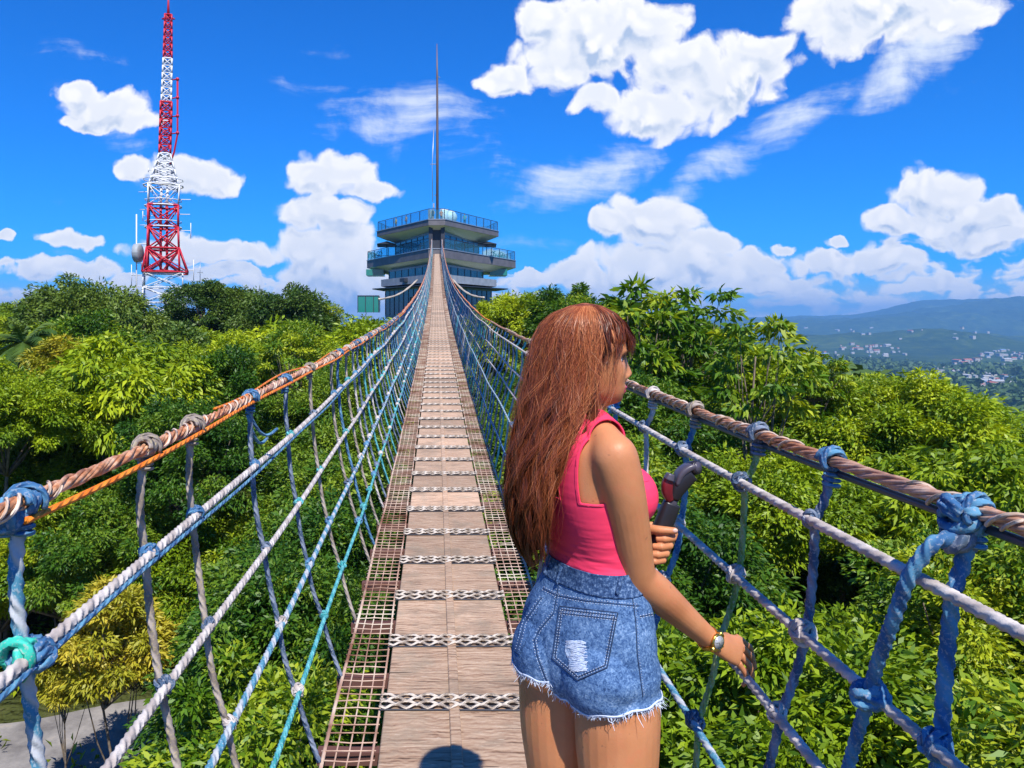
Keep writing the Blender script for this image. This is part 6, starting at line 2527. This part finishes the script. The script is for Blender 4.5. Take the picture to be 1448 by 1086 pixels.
def hair_strands(n, seed, kind):
    rng = np.random.default_rng(seed)
    seg = 26
    t = np.linspace(0, 1, seg)[None, :]
    if kind == 'long':
        a0 = math.radians(72)
        phi = rng.uniform(a0, 2 * PI - a0, n)[:, None]
        zend = 1.10 + 0.10 * rng.uniform(0, 1, (n, 1)) ** 1.3 + 0.05 * np.abs(np.cos(phi / 2)) + rng.normal(0, 0.012, (n, 1))
        rho = 1.0 - 0.24 * rng.uniform(0, 1, (n, 1)) ** 1.6
        ztop = 1.688
    elif kind == 'fringe':
        phi = rng.uniform(-math.radians(74), math.radians(74), n)[:, None]
        zend = 1.586 + 0.010 * rng.normal(0, 1, (n, 1)) - 0.022 * sstep(np.abs(phi), 1.0, 1.3)
        rho = 1.0 - 0.10 * rng.uniform(0, 1, (n, 1))
        ztop = 1.688
    else:
        a0 = math.radians(78)
        phi = (rng.uniform(a0, 2 * PI - a0, n))[:, None]
        few = rng.uniform(0, 1, (n, 1)) < 0.03          # a few wisps blown across the cheek
        phi = np.where(few, -rng.uniform(math.radians(50), a0, (n, 1)), phi)
        zend = 1.08 + 0.42 * rng.uniform(0, 1, (n, 1))
        rho = 1.0 + 0.10 * rng.uniform(0, 1, (n, 1)) ** 2
        ztop = 1.690
    # more samples over the curved crown
    z = ztop - (ztop - zend) * t ** 1.55
    cx, rx, ry = hring(z)
    re = 1 - (1 - rho) * sstep(t, 0.0, 0.35)
    lock = np.round(phi * 9) / 9
    wav = 0.12 * np.sin(z * 21 + lock * 37) + 0.06 * np.sin(z * 37 + lock * 11) + 0.035 * np.sin(z * 52 + phi * 50) + 0.02 * np.sin(z * 95 + phi * 210)
    ph = phi + wav * sstep(t, 0.25, 0.8) + 0.10 * (lock - phi) * 9 * 0.10 * t
    re = re + (0.11 * np.sin(z * 25 + lock * 91) + 0.03 * np.sin(z * 70 + phi * 130)) * sstep(t, 0.3, 0.9)
    if kind == 'fly':
        amp = rng.uniform(0.0, 0.042, (n, 1)) ** 1.0
        ph = ph + amp * 6 * np.sin(z * 45 + rng.uniform(0, 6, (n, 1))) * t
        re = re + amp * 3 * np.sin(z * 30 + rng.uniform(0, 6, (n, 1))) * t
    X = cx + rx * re * np.cos(ph)
    Y = ry * re * np.sin(ph)
    if kind == 'long':      # near the face the locks fall back behind the shoulder
        fr = sstep(np.cos(ph), 0.25, 0.62) * sstep(z, 1.30, 1.47) * sstep(1.60 - z, 0, 0.1)
        X = X + 0.004 * fr
    P = np.stack([X, Y, z + 0 * X], -1)
    Rd = np.stack([np.cos(ph), np.sin(ph), 0 * ph], -1)
    Tn = np.gradient(P, axis=1)
    Tn /= np.maximum(np.linalg.norm(Tn, axis=2), 1e-9)[..., None]
    tw = rng.normal(0, 0.5, (n, 1, 1))
    S = np.cross(Tn, Rd)
    S /= np.maximum(np.linalg.norm(S, axis=2), 1e-9)[..., None]
    S = S * np.cos(tw) + Rd * np.sin(tw)
    w = (0.00125 if kind != 'fly' else 0.0006) * rng.uniform(0.6, 1.3, (n, 1)) * (1 - 0.75 * t ** 3)
    A, B = P - S * w[..., None] * 0.5, P + S * w[..., None] * 0.5
    V = np.stack([A, B], 2).reshape(-1, 3)
    i, j = np.meshgrid(np.arange(n), np.arange(seg - 1), indexing='ij')
    b = (i * seg + j) * 2
    Fq = np.stack([b, b + 1, b + 3, b + 2], -1).reshape(-1, 4)
    tn = np.clip(rng.normal(0.46, 0.20, (n, 1)) + 0.12 * np.sin(lock * 53) - 0.22 * t, 0, 1) * np.ones((1, seg))  # strands deepen towards the tips: shading painted in along with hair colour
    if kind == 'fly':
        tn = np.clip(tn + 0.35, 0, 1)
    return V, Fq, np.repeat(tn.reshape(-1), 2)


parts_ = [hair_strands(13500, 1, 'long'), hair_strands(3600, 2, 'fringe'), hair_strands(1700, 3, 'fly')]
V_, F_, T_ = [], [], []
bs = 0
for (v, f, t_) in parts_:
    V_.append(v)
    F_.append(f + bs)
    T_.append(t_)
    bs += len(v)
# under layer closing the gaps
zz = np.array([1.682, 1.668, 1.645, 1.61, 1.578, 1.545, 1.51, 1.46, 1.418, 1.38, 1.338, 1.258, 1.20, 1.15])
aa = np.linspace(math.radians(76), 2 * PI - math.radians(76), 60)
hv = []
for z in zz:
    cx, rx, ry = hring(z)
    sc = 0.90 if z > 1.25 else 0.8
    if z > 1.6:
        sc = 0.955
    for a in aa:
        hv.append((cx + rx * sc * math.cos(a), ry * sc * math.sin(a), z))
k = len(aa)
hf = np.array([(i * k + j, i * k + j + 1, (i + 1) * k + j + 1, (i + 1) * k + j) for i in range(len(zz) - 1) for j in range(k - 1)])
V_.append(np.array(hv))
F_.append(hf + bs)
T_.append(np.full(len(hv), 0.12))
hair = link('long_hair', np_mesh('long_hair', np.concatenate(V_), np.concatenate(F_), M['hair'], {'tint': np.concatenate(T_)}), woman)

# ---- wrist watch
fa = WR_R - EL_R
fa /= np.linalg.norm(fa)
wn = np.array([0.15, -0.92, 0.28])
wn -= fa * wn.dot(fa)
wn /= np.linalg.norm(wn)
ws = np.cross(fa, wn)
wc = WR_R - fa * 0.010
M['gold'] = material('gold metal', (0.85, 0.52, 0.10), 0.28, 1.0)
mb = MB()
for off in (-0.0052, -0.0026, 0, 0.0026, 0.0052):
    mb.tube([tuple(wc + fa * off + ws * 0.0262 * math.cos(a) + wn * 0.0250 * math.sin(a)) for a in np.linspace(0, 2 * PI, 44)], 0.0019, 6)
for i in range(40):
    a = 2 * PI * i / 40
    c = wc + ws * 0.0272 * math.cos(a) + wn * 0.0260 * math.sin(a)
    mb.tube([tuple(c - fa * 0.0055), tuple(c + fa * 0.0055)], 0.0013, 4)
watch = mb.build('wristwatch', M['gold'], woman)
mb = MB()
c0 = wc + wn * 0.0245
mb.tube([tuple(c0), tuple(c0 + wn * 0.0050), tuple(c0 + wn * 0.0062)], [0.0185, 0.0185, 0.0170], 32)
for k in (-1, 1):
    mb.tube([tuple(c0 + ws * k * 0.015 + wn * 0.002), tuple(c0 + ws * k * 0.0235 - wn * 0.004)], [0.0085, 0.0060], 12)
mb.tube([tuple(c0 + fa * 0.0185 + wn * 0.003), tuple(c0 + fa * 0.0215 + wn * 0.003)], 0.0018, 8)
case = mb.build('watch_case', M['gold'], watch)
mb = MB()
mb.tube([tuple(c0 + wn * 0.0063), tuple(c0 + wn * 0.0068)], 0.0145, 32)
mb.build('watch_dial', material('silver dial', (0.55, 0.55, 0.56), 0.3, 0.4), watch)
mb = MB()
for (a, L_) in ((0.6, 0.007), (2.5, 0.0095)):
    mb.tube([tuple(c0 + wn * 0.0072), tuple(c0 + wn * 0.0072 + fa * math.cos(a) * L_ + ws * math.sin(a) * L_)], 0.0005, 4)
for i in range(12):
    a = i * PI / 6
    d = fa * math.cos(a) + ws * math.sin(a)
    mb.tube([tuple(c0 + wn * 0.0070 + d * 0.0110), tuple(c0 + wn * 0.0070 + d * 0.0130)], 0.0005, 4)
mb.build('watch_hands', M['dark_frame'], watch)

# ---- nails
mb = MB()
ball(mb, (0.2055, 0.0075, 1.1735), (0.0062, 0.0022, 0.0048), n=12, m=8)
for k, z in enumerate((1.155, 1.137, 1.119, 1.103)):
    pass
mb.build('thumbnail', material('nail', (0.80, 0.50, 0.42), 0.25), woman)

# ---- canvas shoes
for sd in (-1, 1):
    a = np.array(leg_pts(sd)[-1])
    mb = MB()
    c = np.array([a[0], a[1], 0]) + PF * 0.045
    ball(mb, c + UP * 0.045, (0.042, 0.122, 0.042), [PR, PF, UP])
    ball(mb, c - PF * 0.06 + UP * 0.065, (0.040, 0.055, 0.045), [PR, PF, UP])
    sh = link('shoe', None, woman) if False else None
    me = remesh(mb, 0.005, 4)
    me.materials.append(material('white canvas', (0.75, 0.73, 0.70), 0.8))
    sh = link('shoe', me, woman)
    mb = MB()
    ring = [(math.cos(t) * 0.043, math.sin(t) * 0.126) for t in np.linspace(0, 2 * PI, 28, endpoint=False)]
    mb.prism([tuple((c + PR * x + PF * y)[:2]) for x, y in ring], 0.0, 0.022)
    mb.build('sole', material('white rubber', (0.7, 0.7, 0.7), 0.6), sh)

# ---- folding handheld stabiliser in her left hand
gim = empty('handheld_stabiliser', tuple(PO + Vector((0.165, 0.05, 1.10))), 'folded black handheld camera stabiliser with red sided clamp held in her left hand', 'camera stabiliser')
GO = np.array([0.165, 0.05, 1.10])
M['black_plastic'] = material('black plastic', (0.018, 0.016, 0.020), 0.35)
M['grey_plastic'] = material('grey plastic', (0.07, 0.062, 0.085), 0.35)
M['maroon'] = material('dark red plastic', (0.16, 0.012, 0.02), 0.35)


def gpart(name, mb, mat):
    mb.V = [tuple(np.array(v) - GO) for v in mb.V]
    return mb.build(name, mat, gim)


def slab_bar(mb, P, w, th, axis=np.array([0, 1.0, 0])):
    """rounded flat bar along points; th is its depth along axis"""
    P = smooth_rings([(*p, a, b) for p, a, b in zip(P, w, th)], 5)
    n = 20
    V, Fs = [], []
    Tn = np.gradient(P[:, :3], axis=0)
    for r, t in zip(P, Tn):
        t = t / np.linalg.norm(t)
        u = np.cross(axis, t)
        for j in range(n):
            a = 2 * PI * j / n
            ca, sa = math.cos(a), math.sin(a)
            V.append(tuple(r[:3] + u * r[3] * math.copysign(abs(ca) ** 0.6, ca) + axis * r[4] * math.copysign(abs(sa) ** 0.6, sa)))
    k = len(P)
    for i in range(k - 1):
        for j in range(n):
            Fs.append((i * n + j, i * n + (j + 1) % n, (i + 1) * n + (j + 1) % n, (i + 1) * n + j))
    Fs += [tuple(range(n - 1, -1, -1)), tuple((k - 1) * n + j for j in range(n))]
    mb.add(V, Fs)


mb = MB()
slab_bar(mb, [(0.150, 0.05, 1.070), (0.158, 0.05, 1.09), (0.182, 0.05, 1.155), (0.204, 0.05, 1.208), (0.211, 0.05, 1.226)], [0.014, 0.019, 0.020, 0.021, 0.019], [0.014, 0.018, 0.018, 0.017, 0.015])
gpart('handle', mb, M['black_plastic'])
mb = MB()
slab_bar(mb, [(0.208, 0.05, 1.222), (0.213, 0.05, 1.236)], [0.012, 0.012], [0.012, 0.012])
gpart('joint', mb, M['grey_plastic'])
mb = MB()
slab_bar(mb, [(0.206, 0.046, 1.232), (0.197, 0.042, 1.250), (0.196, 0.040, 1.270), (0.202, 0.040, 1.290)], [0.008, 0.012, 0.013, 0.010], [0.010, 0.012, 0.012, 0.010])
cl_ = gpart('phone_clamp', mb, M['maroon'])
mb = MB()
slab_bar(mb, [(0.199, 0.036, 1.283), (0.204, 0.036, 1.297)], [0.0115, 0.0085], [0.013, 0.010])
mb.V = [tuple(np.array(v) - GO) for v in mb.V]
mb.build('clamp_cap', M['grey_plastic'], cl_)
mb = MB()
slab_bar(mb, [(0.214, 0.05, 1.236), (0.222, 0.05, 1.258), (0.238, 0.05, 1.280), (0.256, 0.05, 1.295)], [0.012, 0.017, 0.020, 0.018], [0.014, 0.018, 0.018, 0.016])
gpart('tilt_arm', mb, M['black_plastic'])
mb = MB()
slab_bar(mb, [(0.218, 0.05, 1.270), (0.228, 0.05, 1.297), (0.250, 0.05, 1.311), (0.262, 0.05, 1.313)], [0.005, 0.009, 0.009, 0.007], [0.019, 0.021, 0.020, 0.018])
gpart('arm_cover', mb, M['grey_plastic'])
mb = MB()
ax = np.array([0.55, -0.75, 0.25])
ax /= np.linalg.norm(ax)
c = np.array([0.262, 0.050, 1.308])
mb.tube([tuple(c - ax * 0.012), tuple(c + ax * 0.010), tuple(c + ax * 0.012)], [0.0165, 0.0165, 0.0145], 28)
gpart('motor', mb, M['black_plastic'])
mb = MB()
mb.tube([tuple(c + ax * 0.0121), tuple(c + ax * 0.0135)], 0.0125, 28)
gpart('motor_cap', mb, M['grey_plastic'])
mb = MB()
slab_bar(mb, [(0.236, 0.055, 1.262), (0.258, 0.055, 1.283)], [0.010, 0.010], [0.012, 0.012])
gpart('folded_bracket', mb, M['black_plastic'])

# ------------------------------------------------------------------ the air over the valley
_g = np.empty(len(bpy.data.objects['ground'].data.vertices) * 3, np.float32)
bpy.data.objects['ground'].data.vertices.foreach_get('co', _g)
TOPZ = max(60.0, float(_g[2::3].max()) + 3)
hz = MB()
hz.box((0, 0, TOPZ / 2 - 105), (30400, 30400, TOPZ + 210))
hm = bpy.data.materials.new('valley air')
hm.use_nodes = True
ht = NT(hm.node_tree)
ht.n.remove(ht.n['Principled BSDF'])
pv = ht.node('ShaderNodeVolumePrincipled')
pv.inputs['Color'].default_value = (0.22, 0.54, 1.0, 1)
pv.inputs['Density'].default_value = 0.00013
pv.inputs['Anisotropy'].default_value = 0.0
ht.l.new(pv.outputs[0], ht.n['Material Output'].inputs['Volume'])
haze = hz.build('haze', hm)
tag(haze, 'thin blue haze filling the air over the valley and hills', 'haze', kind='stuff')
